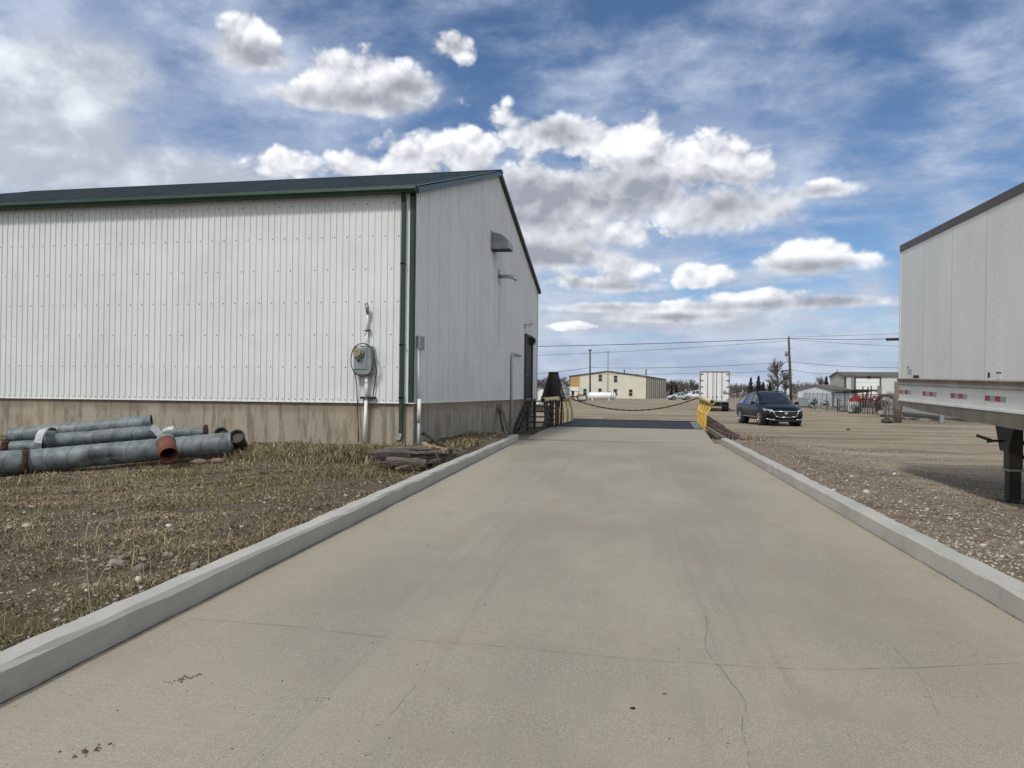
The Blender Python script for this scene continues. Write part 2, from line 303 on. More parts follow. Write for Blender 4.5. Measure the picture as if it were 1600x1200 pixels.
def ground_mat():
    m, nt, b = new_mat('gravel_ground'); p = objc(nt); x, y, z = sep(nt, p)
    big = noise(nt, p, 0.10, 5, 0.6); med = noise(nt, p, 0.9, 8, 0.7); fine = noise(nt, p, 30, 5, 0.75)
    # vehicle tracks sweep across the yard
    warp = noise(nt, p, 0.04, 2, 0.5)
    tr = noise(nt, comb(nt, x * 0.05 + warp, y * 0.42 + x * 0.05 + warp * 3.0, 0.0), 1.0, 6, 0.62)
    trf = noise(nt, comb(nt, x * 0.12, y * 2.2 + x * 0.35, 0.0), 1.0, 6, 0.7)
    col = mixc(nt, big.sm(0.35, 0.65), (0.305, 0.250, 0.160), (0.365, 0.312, 0.213))
    col = mixc(nt, tr.sm(0.46, 0.60) * 0.85, col, (0.165, 0.115, 0.075))
    col = mixc(nt, trf.sm(0.48, 0.66) * 0.75, col, (0.12, 0.08, 0.05))
    col = mixc(nt, med.sm(0.50, 0.70) * 0.45, col, (0.17, 0.125, 0.085))
    pale = noise(nt, vecm(nt, 'ADD', p, (31, 7, 0)), 0.35, 6, 0.65)
    col = mixc(nt, pale.sm(0.56, 0.68) * 0.55, col, (0.42, 0.38, 0.31))
    # loose pebbles
    for sc_, am in ((24.0, 0.6), (60.0, 0.6)):
        vc = voro(nt, p, sc_, 'F1', 'Color'); vd = voro(nt, p, sc_); r_, g_, b_ = sep(nt, vc)
        col = mixc(nt, r_.sm(0.60, 0.66) * (1.0 - vd.sm(0.28, 0.42)) * am, col, (0.40, 0.36, 0.30))
        col = mixc(nt, (1.0 - g_.sm(0.30, 0.36)) * (1.0 - vd.sm(0.28, 0.42)) * am, col, (0.11, 0.08, 0.06))
    col = mixc(nt, fine.sm(0.40, 0.72) * 0.5, col, (0.12, 0.092, 0.066))
    # dark humus and matted dead grass on the ground left of the ramp, and a band right of the far kerb
    nz = noise(nt, p, 0.8, 6, 0.65)
    lf = (0.0 - (x + y * 0.049) + (nz - 0.5) * 1.2).sm(3.0, 3.3) * (y + (nz - 0.5) * 4.0).sm(24.0, 33.0, 1.0, 0.0)
    gcol = mixc(nt, noise(nt, p, 5.0, 7, 0.7).sm(0.35, 0.65), (0.060, 0.045, 0.030), (0.115, 0.088, 0.056))
    gcol = mixc(nt, med.sm(0.5, 0.7) * 0.4, gcol, (0.075, 0.085, 0.04))
    col = mixc(nt, lf, col, gcol)
    u = x + y * 0.049
    rb = (u + (nz - 0.5) * 2.4).sm(4.0, 5.6, 1.0, 0.0) * u.sm(2.6, 2.8) * y.sm(28.0, 36.0, 1.0, 0.0)
    rcol = mixc(nt, noise(nt, p, 7.0, 7, 0.75).sm(0.4, 0.62), (0.105, 0.072, 0.048), (0.24, 0.20, 0.15))
    col = mixc(nt, rb * 0.85, col, rcol)
    nt.links.new(col.so, b.inputs['Base Color']); b.inputs['Roughness'].default_value = 0.95
    vd2 = voro(nt, p, 24.0)
    bump(nt, b, fine * 0.6 + vd2 * -0.4 + med * 1.5, 0.8, 0.03)
    return m
M['ground'] = ground_mat()

def trailer_mat():
    # smooth side sheets: riveted joints every 1.22 m, lighter grid of rivets between them (object X along the body)
    m, nt, b = new_mat('trailer_side_sheet'); p = objc(nt); x, y, z = sep(nt, p)
    def row(off, dz_, phase=0.0, rad=0.012):
        fx = ((x - off) / 1.22); fx = (fx - fx.op('ROUND')) * 1.22
        fz = (z + phase) / dz_; fz = (fz - fz.op('ROUND')) * dz_
        return vecm(nt, 'LENGTH', comb(nt, fx, fz, 0.0)).sm(rad * 0.7, rad * 1.3, 1.0, 0.0)
    r = row(0.0, 0.05); s = row(0.24, 0.17, 0.0, 0.010)
    for o_, ph in ((0.40, 0.05), (0.62, 0.0), (0.82, 0.09), (0.98, 0.03)):
        s = s._m('MAXIMUM', s, row(o_, 0.17, ph, 0.010))
    j = ((x / 1.22) - (x / 1.22).op('ROUND')).op('ABSOLUTE').sm(0.0, 0.0035, 1.0, 0.0)
    n1 = noise(nt, vecm(nt, 'MULTIPLY', p, (1, 1, 0.4)), 0.9, 6, 0.6)
    col = mixc(nt, n1.sm(0.35, 0.65), (0.68, 0.69, 0.66), (0.61, 0.62, 0.595))
    drip = noise(nt, vecm(nt, 'MULTIPLY', p, (9, 1, 0.35)), 1.0, 5, 0.6)
    col = mixc(nt, drip.sm(0.5, 0.8) * 0.2, col, (0.40, 0.38, 0.33))
    col = mixc(nt, j * 0.8, col, (0.25, 0.25, 0.24))
    col = mixc(nt, r * 0.75, col, (0.20, 0.20, 0.19)); col = mixc(nt, s * 0.6, col, (0.25, 0.25, 0.24))
    nt.links.new(col.so, b.inputs['Base Color']); b.inputs['Roughness'].default_value = 0.38
    bump(nt, b, r + s + n1 * 2.0, 0.3, 0.004)
    return m
M['trailer'] = trailer_mat()
M['railbrown'] = mat('trailer_rail', (0.24, 0.21, 0.17), 0.5, 0.3, 0.2, 3)
M['topdark'] = mat('trailer_top_rail', (0.085, 0.075, 0.07), 0.5, 0.2, 0.1, 3)
M['frame_khaki'] = mat('dusty_frame', (0.20, 0.185, 0.145), 0.6, 0.2, 0.2, 2)
M['tape_red'] = mat('reflective_red', (0.36, 0.02, 0.03), 0.3)
M['tape_white'] = mat('reflective_silver', (0.42, 0.42, 0.42), 0.35, 0.3)
M['legblack'] = mat('leg_black', (0.014, 0.013, 0.013), 0.5, 0.1, 0.3, 4, dirt=(0.09, 0.06, 0.04), dirt_amt=0.5)
M['leggrey'] = mat('leg_steel', (0.055, 0.057, 0.06), 0.55, 0.3, 0.2, 4, dirt=(0.13, 0.09, 0.06), dirt_amt=0.5)

# ------------------------------------------------------------------ mesh builder
class MB:
    def __init__(s): s.v = []; s.f = []; s.m = []; s.sm = []
    def add(s, vs, fs, mi=0, smooth=False):
        o = len(s.v); s.v += [tuple(v) for v in vs]; s.f += [tuple(i + o for i in f) for f in fs]
        s.m += [mi] * len(fs); s.sm += [smooth] * len(fs); return s
    def box(s, x0, x1, y0, y1, z0, z1, mi=0):
        vs = [(x, y, z) for x in (x0, x1) for y in (y0, y1) for z in (z0, z1)]
        return s.add(vs, [(0,1,3,2),(4,6,7,5),(0,4,5,1),(2,3,7,6),(0,2,6,4),(1,5,7,3)], mi)
    def obox(s, c, ax, ay, az_, mi=0):
        c = Vector(c); vs = [c + ax * i + ay * j + az_ * k for i in (-.5, .5) for j in (-.5, .5) for k in (-.5, .5)]
        return s.add(vs, [(0,1,3,2),(4,6,7,5),(0,4,5,1),(2,3,7,6),(0,2,6,4),(1,5,7,3)], mi)
    def beam(s, a, b, w_, h_, mi=0, up=(0, 0, 1)):
        a = Vector(a); b = Vector(b); d = b - a; dn = d.normalized(); up = Vector(up)
        if abs(dn.dot(up)) > 0.98: up = Vector((0, 1, 0))
        sx = dn.cross(up).normalized(); sz = sx.cross(dn)
        return s.obox((a + b) / 2, d, sx * w_, sz * h_, mi)
    def tube(s, path, r, n=8, mi=0, cap=True, smooth=True):
        path = [Vector(p) for p in path]; k = len(path); rr = r if isinstance(r, (list, tuple)) else [r] * k
        vs = []; prev = None
        for i, p in enumerate(path):
            t = (path[min(i + 1, k - 1)] - path[max(i - 1, 0)]).normalized()
            if prev is None:
                prev = t.orthogonal().normalized()
            prev = (prev - t * prev.dot(t)).normalized(); q = t.cross(prev)
            for j in range(n):
                an = 2 * math.pi * j / n; vs.append(p + (prev * math.cos(an) + q * math.sin(an)) * rr[i])
        fs = [(i * n + j, i * n + (j + 1) % n, (i + 1) * n + (j + 1) % n, (i + 1) * n + j) for i in range(k - 1) for j in range(n)]
        s.add(vs, fs, mi, smooth)
        if cap:
            s.add(vs[:n], [tuple(range(n - 1, -1, -1))], mi); s.add(vs[-n:], [tuple(range(n))], mi)
        return s
    def cyl(s, a, b, r, n=16, mi=0, r2=None, cap=True): return s.tube([a, b], [r, r if r2 is None else r2], n, mi, cap)
    def ring(s, a, b, ro, ri, n=20, mi=0):
        a = Vector(a); b = Vector(b); t = (b - a).normalized(); p = t.orthogonal().normalized(); q = t.cross(p); vs = []
        for c, r in ((a, ro), (b, ro), (b, ri), (a, ri)):
            for j in range(n): an = 2 * math.pi * j / n; vs.append(c + (p * math.cos(an) + q * math.sin(an)) * r)
        fs = [(k * n + j, k * n + (j + 1) % n, ((k + 1) % 4) * n + (j + 1) % n, ((k + 1) % 4) * n + j) for k in range(4) for j in range(n)]
        return s.add(vs, fs, mi, True)
    def prism(s, pts, y0, y1, mi=0, axis='y'):
        n = len(pts)
        def P(a, b, c): return {'y': (a, c, b), 'x': (c, a, b), 'z': (a, b, c)}[axis]
        vs = [P(a, b, y0) for a, b in pts] + [P(a, b, y1) for a, b in pts]
        fs = [(i, (i + 1) % n, n + (i + 1) % n, n + i) for i in range(n)] + [tuple(range(n - 1, -1, -1)), tuple(range(n, 2 * n))]
        return s.add(vs, fs, mi)
    def sphere(s, c, r, n=12, mi=0, sc_=(1, 1, 1)):
        vs = []; fs = []; m_ = n // 2
        for i in range(m_ + 1):
            th = math.pi * i / m_
            for j in range(n):
                ph = 2 * math.pi * j / n
                vs.append((c[0] + r * sc_[0] * math.sin(th) * math.cos(ph), c[1] + r * sc_[1] * math.sin(th) * math.sin(ph), c[2] + r * sc_[2] * math.cos(th)))
        for i in range(m_):
            for j in range(n): fs.append((i * n + j, i * n + (j + 1) % n, (i + 1) * n + (j + 1) % n, (i + 1) * n + j))
        return s.add(vs, fs, mi, True)
    def build(s, name, mats, parent=None, bevel=0.0, fix=True):
        me = bpy.data.meshes.new(name); me.from_pydata(s.v, [], s.f)
        mats = mats if isinstance(mats, (list, tuple)) else [mats]
        for m_ in mats: me.materials.append(m_)
        me.polygons.foreach_set('material_index', s.m); me.polygons.foreach_set('use_smooth', s.sm)
        me.validate(); me.update()
        if fix:
            bm = bmesh.new(); bm.from_mesh(me); bmesh.ops.remove_doubles(bm, verts=bm.verts, dist=1e-5); bmesh.ops.recalc_face_normals(bm, faces=bm.faces); bm.to_mesh(me); bm.free()
        o = bpy.data.objects.new(name, me); COL.objects.link(o)
        if parent: o.parent = parent
        if bevel:
            bv = o.modifiers.new('bevel', 'BEVEL'); bv.width = bevel; bv.segments = 2; bv.limit_method = 'ANGLE'
        return o
def tag(o, label=None, cat=None, group=None, kind=None):
    if label: o['label'] = label
    if cat: o['category'] = cat
    if group: o['group'] = group
    if kind: o['kind'] = kind
    return o
def thing(name, label, cat, loc=(0, 0, 0), rz=0.0, group=None, rot=None):
    o = bpy.data.objects.new(name, None); COL.objects.link(o); o.location = loc; o.rotation_euler = rot or (0, 0, rz); o.empty_display_size = 0.2
    return tag(o, label, cat, group)
def dup(root, loc, rz=None, label=None, scale=None):
    r = root.copy(); COL.objects.link(r); r.location = loc
    if rz is not None: r.rotation_euler = (0, 0, rz)
    if scale: r.scale = (scale,) * 3 if not isinstance(scale, tuple) else scale
    if label: r['label'] = label
    for ch in [c for c in bpy.data.objects if c.parent == root]:
        c = ch.copy(); COL.objects.link(c); c.parent = r
        for g in [q for q in bpy.data.objects if q.parent == ch]:
            d = g.copy(); COL.objects.link(d); d.parent = c
    return r
# ------------------------------------------------------------------ ground
TH = math.atan(232 / 1200) - math.atan(174 / 1200)      # ramp runs 2.7 degrees left of +Y
cT, sT = math.cos(TH), math.sin(TH)
UL, UR = -3.05, 2.76                                     # inner faces of the two kerbs
VEND = 22.6; SL = 0.0078
def uv(x, y): return x * cT + y * sT, -x * sT + y * cT
def xy(u, v): return u * cT - v * sT, u * sT + v * cT
def ss(x, a, b):
    t = np.clip((x - a) / (b - a), 0, 1); return t * t * (3 - 2 * t)
def H_uv(u, v):
    u = np.asarray(u, float); v = np.asarray(v, float)
    base = 0.05 + 0.42 * ss(v, 70, 175) + 0.10 * ss(u, 2, 20) * ss(v, 60, 5)
    base = base + 0.014 * np.sin(u * 1.7 + v * 0.6) * np.sin(v * 1.3 - u * 0.4) + 0.02 * np.sin(u * 0.31 + 1) * np.sin(v * 0.23)
    hl = 0.145 + SL * v + (u + 3.25) * 0.040 * (1 - ss(v, 14.5, 16.0)) * ss(v, 6, 12) + 0.12 * ss(v, 13.5, 16.5) + 0.012 * np.sin(u * 3.1 + v * 2.2) + 0.010 * np.sin(v * 5.1 - u * 4)
    hl = np.maximum(hl, -0.1)
    lw = ss(-u, 2.9, 3.3) * (1 - ss(v, 20.5, 28)) * (1 - ss(-u, 30, 60)) * ss(v, -40, -20)
    h = base * (1 - lw) + hl * lw
    hr = 0.135 + SL * v + 0.02 * np.sin(u * 2.9 + v * 1.7)
    rw = ss(u, 2.7, 2.9) * (1 - ss(u, 3.4, 7.0)) * (1 - ss(v, 21, 28)) * ss(v, -40, -20)
    h = h * (1 - rw) + hr * rw
    ins = (u > UL - 0.10) & (u < UR + 0.10) & (v < VEND + 0.3) & (v > -40)
    return np.where(ins, -0.25, h)
def gh(x, y):
    u, v = uv(x, y); return float(H_uv(u, v))
us = sorted(set([round(x, 3) for x in list(np.arange(-34, 34.01, 0.5)) + [UL - 0.14, UL - 0.08, UR + 0.08, UR + 0.14, UL-.5, UR+.5] + [s_ * k for s_ in (-1, 1) for k in (36, 40, 46, 55, 70, 95, 140, 220, 400, 800, 1600, 3500)]]))
vs_ = sorted(set([round(x, 3) for x in list(np.arange(-12, 60.01, 0.5)) + [VEND + 0.25, VEND + 0.35, -39.9, -40.1] + [62, 65, 70, 76, 84, 94, 106, 120, 136, 155, 180, 220, 300, 450, 700, 1200, 2200, 3500, -14, -18, -25, -39, -45, -80, -200, -800, -2500]]))
UU, VV = np.meshgrid(us, vs_); HH = H_uv(UU, VV)
g = MB(); nu = len(us)
g.v = [(*xy(a, b), c) for a, b, c in zip(UU.ravel(), VV.ravel(), HH.ravel())]
g.f = [(j * nu + i, j * nu + i + 1, (j + 1) * nu + i + 1, (j + 1) * nu + i) for j in range(len(vs_) - 1) for i in range(nu - 1)]
g.m = [0] * len(g.f); g.sm = [True] * len(g.f)
tag(g.build('ground', M['ground'], fix=False), 'brown gravel yard with tyre tracks and dirt verges', kind='structure')

# ------------------------------------------------------------------ ramp slab, joints, cracks
def rz(v): return SL * v
dw = MB()
n_ = 30
for i in range(n_):
    a = -8 + (VEND + 8) * i / n_; b = -8 + (VEND + 8) * (i + 1) / n_
    dw.add([(UL - .02, a, rz(a)), (UR + .02, a, rz(a)), (UR + .02, b, rz(b)), (UL - .02, b, rz(b))], [(0, 1, 2, 3)])
dw.add([(UL, VEND, rz(VEND)), (UR, VEND, rz(VEND)), (UR, VEND, -.2), (UL, VEND, -.2)], [(0, 1, 2, 3)])
drive = dw.build('driveway', M['driveway']); drive.rotation_euler = (0, 0, TH)
tag(drive, 'long beige concrete ramp slab with tyre marks and hairline cracks', kind='structure')
def ribbon(name, pts, w0, m, parent, jit=0.0, lift=0.004):
    # hairline crack as a thin strip of dirt lying in the slab (u,v points)
    P = []
    for (a, b) in zip(pts[:-1], pts[1:]):
        L = math.dist(a, b); k = max(2, int(L / 0.05))
        for i in range(k): t = i / k; P.append([a[0] + (b[0] - a[0]) * t, a[1] + (b[1] - a[1]) * t])
    P.append(list(pts[-1])); P = np.array(P); P[1:-1] += rng.normal(0, jit, (len(P) - 2, 2))
    if jit: P[1:-1] = (P[:-2] + P[1:-1] * 2 + P[2:]) / 4
    mb = MB(); vs = []
    for i, p in enumerate(P):
        d = P[min(i + 1, len(P) - 1)] - P[max(i - 1, 0)]; d /= np.linalg.norm(d) + 1e-9
        ww = w0 * (0.35 + 0.9 * rng.random()) / 2 if jit else w0 / 2
        for s_ in (-1, 1): q = p + s_ * ww * np.array([-d[1], d[0]]); vs.append((q[0], q[1], rz(q[1]) + lift))
    gap = rng.random(len(P)) < (.12 if jit and w0 < .01 else -1)
    mb.add(vs, [(2 * i, 2 * i + 1, 2 * i + 3, 2 * i + 2) for i in range(len(P) - 1) if not gap[i]])
    o = mb.build(name, m, parent); return o
def gp(px, py):
    p = PZ(px, py, 0.0); u, v = uv(p.x, p.y); p = PZ(px, py, rz(v)); return uv(p.x, p.y)
ribbon('crack', [gp(*q) for q in ((285, 966), (390, 974), (470, 980), (560, 992), (640, 1000), (740, 1007), (830, 1014), (905, 1022), (985, 1030), (1080, 1036), (1180, 1043), (1300, 1046), (1420, 1044), (1500, 1040), (1600, 1037))], 0.0026, M['crack'], drive, 0.006)
ribbon('crack', [gp(*q) for q in ((1104, 960), (1102, 1015), (1130, 1050), (1168, 1100), (1158, 1135), (1172, 1200))], 0.0022, M['crack'], drive, 0.005)
ribbon('crack', [gp(*q) for q in ((1396, 1010), (1440, 1060), (1470, 1125), (1530, 1170))], 0.0013, M['crack'], drive, 0.006)
ribbon('crack', [gp(*q) for q in ((610, 1120), (650, 1070), (672, 1030))], 0.0015, M['crack'], drive, 0.005)
ribbon('joint', [(UL + .01, VEND - 9.1), (UR - .01, VEND - 9.1)], 0.005, M['joint'], drive)
# kerb foot dirt line
for s_, uu in ((1, UL + 0.008), (-1, UR - 0.008)):
    ribbon('joint', [(uu, -7), (uu, VEND - .05)], 0.012, M['crack'], drive, 0.004, 0.003)

def kerb(u0, u1, label, inner):
    mb = MB(); N = 90
    prof = [(u0, -.4), (u0, .155), (u0 + .025, .18), (u1 - .025, .18), (u1, .155), (u1, -.4)]
    rows = []
    for i in range(N + 1):
        v = -8 + (VEND - .15 + 8) * i / N
        rows.append([(a + rng.normal(0, .005), v, b + (rz(v)) * (1 if b > 0 else 0) + (rng.normal(0, .0045) if b > 0 else 0)) for a, b in prof])
    vs = [p for r_ in rows for p in r_]; k = len(prof)
    mb.add(vs, [(i * k + j, i * k + j + 1, (i + 1) * k + j + 1, (i + 1) * k + j) for i in range(N) for j in range(k - 1)])
    mb.add(rows[-1], [tuple(range(k))]); mb.add(rows[0], [tuple(range(k))])
    o = mb.build('kerb', M['kerb']); o.rotation_euler = (0, 0, TH); tag(o, label, kind='structure'); o.name = 'kerb'
    return o
kerb(UL - 0.20, UL, 'left concrete kerb beside the dead grass', 1)
kerb(UR, UR + 0.20, 'right concrete kerb beside the gravel verge', -1)
# short level slab between the ramp and the weighing deck
def on(px, py, z): p = PZ(px, py, z); return (p.x, p.y, z)
s2 = [on(822, 685.2, .180), on(1116, 693.5, .180), on(1099, 670.5, .235), on(859, 666, .235)]
mb = MB(); mb.add(s2 + [(a, b, -.1) for a, b, c in s2], [(0, 1, 2, 3), (0, 4, 5, 1), (1, 5, 6, 2), (3, 7, 4, 0), (2, 6, 7, 3)])
tag(mb.build('approach_slab', M['slab']), 'short plain concrete slab before the dark scale deck', kind='structure')

# ------------------------------------------------------------------ truck scale: dark deck, steel edges, guard rails
dk = [on(861, 665.6, .245), on(1100, 670.6, .245), on(1090, 659.2, .26), on(901, 655, .26)]
DC = sum((Vector(p) for p in dk), Vector()) / 4
scale = thing('truck_scale', 'low black steel truck scale deck crossing the end of the ramp', 'truck scale', (DC.x, DC.y, 0.0))
def L(p, o=None): o = o or scale.location; return (p[0] - o[0], p[1] - o[1], p[2] - o[2])
mb = MB(); q = [L(p) for p in dk]; mb.add(q + [(a, b, .02) for a, b, c in q], [(0, 1, 2, 3), (0, 4, 5, 1), (1, 5, 6, 2), (3, 7, 4, 0), (2, 6, 7, 3)])
mb.build('deck', M['deckplate'], scale)
mb = MB(); e0, e1 = Vector(q[1]), Vector(q[2]); off = Vector((-.36, 0, .005))
mb.add([e0 + off, e0 + Vector((-.03, 0, .005)), e1 + Vector((-.03, 0, .005)), e1 + off], [(0, 1, 2, 3)])
mb.build('edge_plate', M['deckedge'], scale)
mb = MB(); mb.beam(Vector(q[0]) + Vector((0, -.03, .0)), Vector(q[1]) + Vector((0, -.03, .0)), .05, .03); mb.build('end_beam', M['dark'], scale); mb = MB(); mb.beam(Vector(q[3]) + Vector((-.2, .03, .0)), Vector(q[2]) + Vector((0, .03, 0)), .05, .06)
mb.build('end_beam', M['dark'], scale)
def guard(label, feet, bend, top, pa, pb, m1, m2):
    c = Vector(feet[0]); t = thing('guard_rail', label, 'guard rail', tuple(c), 0, 'yellow guard rails of the truck scale')
    mb = MB(); mb.ring(Vector(pa) - c, Vector(pb) - c, .105, .09, 18); mb.build('rail_pipe', m2, t)
    # closed dark inside so the tube reads hollow from its open ends
    for f, b_, tp in zip(feet, bend, top):
        mb = MB(); mb.beam(Vector(f) - c, Vector(b_) - c, .085, .085, 0, (0, 1, 0)); mb.beam(Vector(b_) - c, Vector(tp) - c, .085, .085, 0, (0, 1, 0)); mb.box(*(sum(((a - .09, a + .09) for a in (Vector(f) - c)[:2]), ())), (Vector(f) - c).z - .02, (Vector(f) - c).z + .02)
        mb.build('post', m1, t)
    return t
A0 = PD(1102, 670, 29.6); A1 = PD(1090.5, 657.5, 36.5)
feet = [A0.lerp(A1, t) for t in (0, .25, .5, .75, 1)]
for p in feet: p.z = .24
bend = [p + Vector((0, 0, .55)) for p in feet]
PA = PD(1113, 628, 29.4); PB = PD(1094, 622.5, 36.8)
top = [PA.lerp(PB, t) - Vector((0, 0, .10)) for t in (0.03, .27, .51, .75, .98)]
guard('bright yellow guard rail on the right side of the scale deck', feet, bend, top, PA, PB, M['yellow'], M['yellow_pale'])
RB = PB.copy()
A0 = PD(862, 665, 31.0); A1 = PD(893.5, 657.5, 37.0)
feet = [A0.lerp(A1, t) for t in (0, .30, .52, .76, 1)]
for p in feet: p.z = .22
bend = [p + Vector((0, 0, .55)) for p in feet]
PA = PD(848, 625.5, 30.6); PB = PD(889, 621, 37.2)
top = [PA.lerp(PB, t) - Vector((0, 0, .10)) for t in (0.28, .5, .68, .84, .98)]
guard('faded yellow guard rail on the left side of the scale by the stairs', feet, bend, top, PA, PB, M['post_tan'], M['yellow_pale'])
LB = PB.copy()
# rusty chain hung across the far end
mb = MB(); pts = []
a, b = LB + Vector((.1, .0, -.05)), RB + Vector((-.05, .0, .05))
for i in range(41):
    t = i / 40; p = a.lerp(b, t); p.z -= 0.60 * 4 * t * (1 - t) - .0; pts.append(p)
c0 = a.copy(); mb.tube([p - c0 for p in pts], .028, 6)
for i in range(0, 40):
    p = pts[i] - c0; q_ = pts[i + 1] - c0; m_ = (p + q_) / 2; d = (q_ - p)
    mb.obox(m_, d * .55, Vector((0, .07 if i % 2 else .03, 0)), Vector((0, 0, .03 if i % 2 else .07)))
o = mb.build('chain', M['rust']); o.location = c0; tag(o, 'rusty chain hanging slack between the two yellow guard rails', 'chain')
# grey slab piece behind the deck
p0 = PZ(909, 655, .18); p1 = PZ(945, 655, .18)
mb = MB(); mb.prism([(0, -.15), (p1.x - p0.x, -.15), (p1.x - p0.x - .05, .13), (p1.x - p0.x - .45, .16), (.5, .17), (.1, .12)], 0, .9)
o = mb.build('concrete_block', M['slab']); o.location = (p0.x, p0.y, .12); tag(o, 'low grey concrete block lying behind the scale deck', 'concrete block')

# ------------------------------------------------------------------ the near building
CN = PD(645, 630, 17.0); BX, BY = CN.x, CN.y; BW = 17.3; BL = 17.75
ZB, ZE, ZR = 1.33, 6.14, 8.93
bld = thing('metal_building', 'large white ribbed metal building with green trim beside the ramp', 'building', (BX, BY, 0))
def corr(mb, u0, u1, topf, z0, P, sp=0.1524, dep=0.022, ph=0.0, mi=0, extra=()):
    us_ = []
    k0 = int(math.floor((u0 - ph) / sp)) - 1; k1 = int(math.ceil((u1 - ph) / sp)) + 1
    for k in range(k0, k1):
        b = k * sp + ph; us_ += [(b - .019, 0), (b - .012, dep), (b + .012, dep), (b + .019, 0)]
    us_ = [(u, d) for u, d in us_ if u0 < u < u1]; us_ = [(u0, 0)] + us_ + [(u1, 0)]
    for e in extra: us_.append((e, 0))
    us_.sort(); vs = []
    for u, d in us_: vs += [P(u, d, z0), P(u, d, topf(u))]
    mb.add(vs, [(2 * i, 2 * i + 2, 2 * i + 3, 2 * i + 1) for i in range(len(us_) - 1)], mi)
def screws(mb, pts, P, mi, r=.0165):
    for (u, z_) in pts:
        vs = [P(u + r * math.cos(a), .004 + .004 * (i == 0), z_ + r * math.sin(a)) for i, a in enumerate([0] * 1)]
        ring_ = [P(u + r * math.cos(k * math.pi / 3), .003, z_ + r * math.sin(k * math.pi / 3)) for k in range(6)]
        mb.add(ring_ + [P(u, .011, z_)], [(k, (k + 1) % 6, 6) for k in range(6)], mi)
Pf = lambda u, d, z_: (u, -d, z_)
Pg = lambda u, d, z_: (d, u, z_)
mb = MB(); corr(mb, -BL, -.10, lambda u: ZE, ZB, Pf, ph=-.03)
pts = []
for k in range(int(BL / .1524)):
    u = -.03 - k * .1524 - .04
    if k % 6 == 5:
        pts += [(u + .04 - 0.0, ZB + .42 + .735 * j) for j in range(6)]
    for j in range(7):
        if j == 0 or (j % 2 == 1 and k % 2 == 0) or (j % 2 == 0 and k % 6 in (1, 3)): pts.append((u, ZB + .055 + .735 * j))
pts = [(u, z_) for u, z_ in pts if u > -BL + .1 and z_ < ZE - .1]
screws(mb, pts, Pf, 1)
mb.build('front_wall', [M['wall_white'], M['screw']], bld, fix=False)
gt = lambda u: ZE + (ZR - ZE) * (1 - abs(u - BW / 2) / (BW / 2))
mb = MB(); corr(mb, 0.0, BW, gt, ZB, Pg, ph=.05, extra=(BW / 2,), sp=.1524)
pts = []
for k in range(int(BW / .1524)):
    u = .05 + k * .1524 + .04
    if k % 6 == 5: pts += [(u - .04, ZB + .42 + .735 * j) for j in range(10)]
    for j in range(10):
        if j == 0 or (j % 2 == 1 and k % 2 == 0) or (j % 2 == 0 and k % 6 in (1, 3)): pts.append((u, ZB + .055 + .735 * j))
for k in range(1, 19):
    u = .05 + k * .9144; 
    if u < BW - .1: mb.add([(.0226, u - .006, ZB), (.0226, u + .006, ZB), (.0226, u + .006, gt(u) - .01), (.0226, u - .006, gt(u) - .01)], [(0, 1, 2, 3)], 1)
screws(mb, [(u, z_) for u, z_ in pts if z_ < gt(u) - .15 and u < BW - .1], Pg, 1)
mb.build('gable_wall', [M['wall_white'], M['screw']], bld, fix=False)
mb = MB()      # the two sides one does not see from the ramp
mb.box(-BL, -.02, BW - .05, BW, ZB, ZE - .02); mb.prism([(.02, ZB), (BW - .06, ZB), (BW - .06, ZE), (BW / 2, ZR - .1), (.02, ZE)], -BL, -BL + .05, 0, 'x')
mb.build('rear_wall', M['wall_white'], bld)
mb = MB(); mb.box(-BL - .02, -.0, .03, BW - .03, -.6, ZB - .012)
mb.build('foundation', M['foundation'], bld)
mb = MB(); mb.box(-BL, .03, -.028, .02, ZB - .012, ZB + .010); mb.box(.0, .030, .021, BW, ZB - .012, ZB + .010)
mb.build('base_flashing', M['white_paint'], bld)
for u in (-11, -7.6, -3.2): mb = MB(); mb.box(u - .012, u + .012, .02, .031, -.2, ZB - .03); mb.build('form_seam', M['foundation'], bld)
for u in (3.1, 6.8, 11.2): mb = MB(); mb.box(-.001, .010, u - .015, u + .015, -.2, ZB - .02); mb.build('form_seam', M['foundation'], bld)
# roof slopes with ribs
OV = .16; rise = (ZR - ZE) / (BW / 2); sl_ = math.hypot(1, rise)
def slope(sgn, name):
    mb = MB(); y0 = -OV if sgn > 0 else BW + OV; yr = BW / 2
    za = ZE - OV * rise + .03; zb = ZR + .03
    x0, x1 = -BL - .12, .13
    yy = lambda y: y
    mb.add([(x0, y0, za), (x1, y0, za), (x1, yr, zb), (x0, yr, zb), (x0, y0, za - .03), (x1, y0, za - .03), (x1, yr, zb - .03), (x0, yr, zb - .03)],
           [(0, 1, 2, 3), (4, 7, 6, 5), (0, 4, 5, 1), (1, 5, 6, 2), (3, 2, 6, 7), (0, 3, 7, 4)])
    k = x0 + .1
    while k < x1 - .05:
        mb.beam((k, y0, za + .010), (k, yr - .02, zb + .010), .04, .035, 0); k += .3048
    return mb.build(name, M['roof'], bld)
slope(1, 'roof'); slope(-1, 'roof')
mb = MB(); mb.prism([(BW / 2 - .22, ZR + .0), (BW / 2, ZR + .075), (BW / 2 + .22, ZR + .0), (BW / 2 + .2, ZR - .02), (BW / 2 - .2, ZR - .02)], -BL - .14, .15, 0, 'x')
mb.build('ridge_cap', M['roof'], bld)
mb = MB(); zf = ZE - OV * rise
mb.prism([(-OV - .02, zf + .015), (-OV - .15, zf + .005), (-OV - .16, zf - .07), (-OV - .12, zf - .13), (-OV - .02, zf - .13)], -BL - .1, .10, 0, 'x')
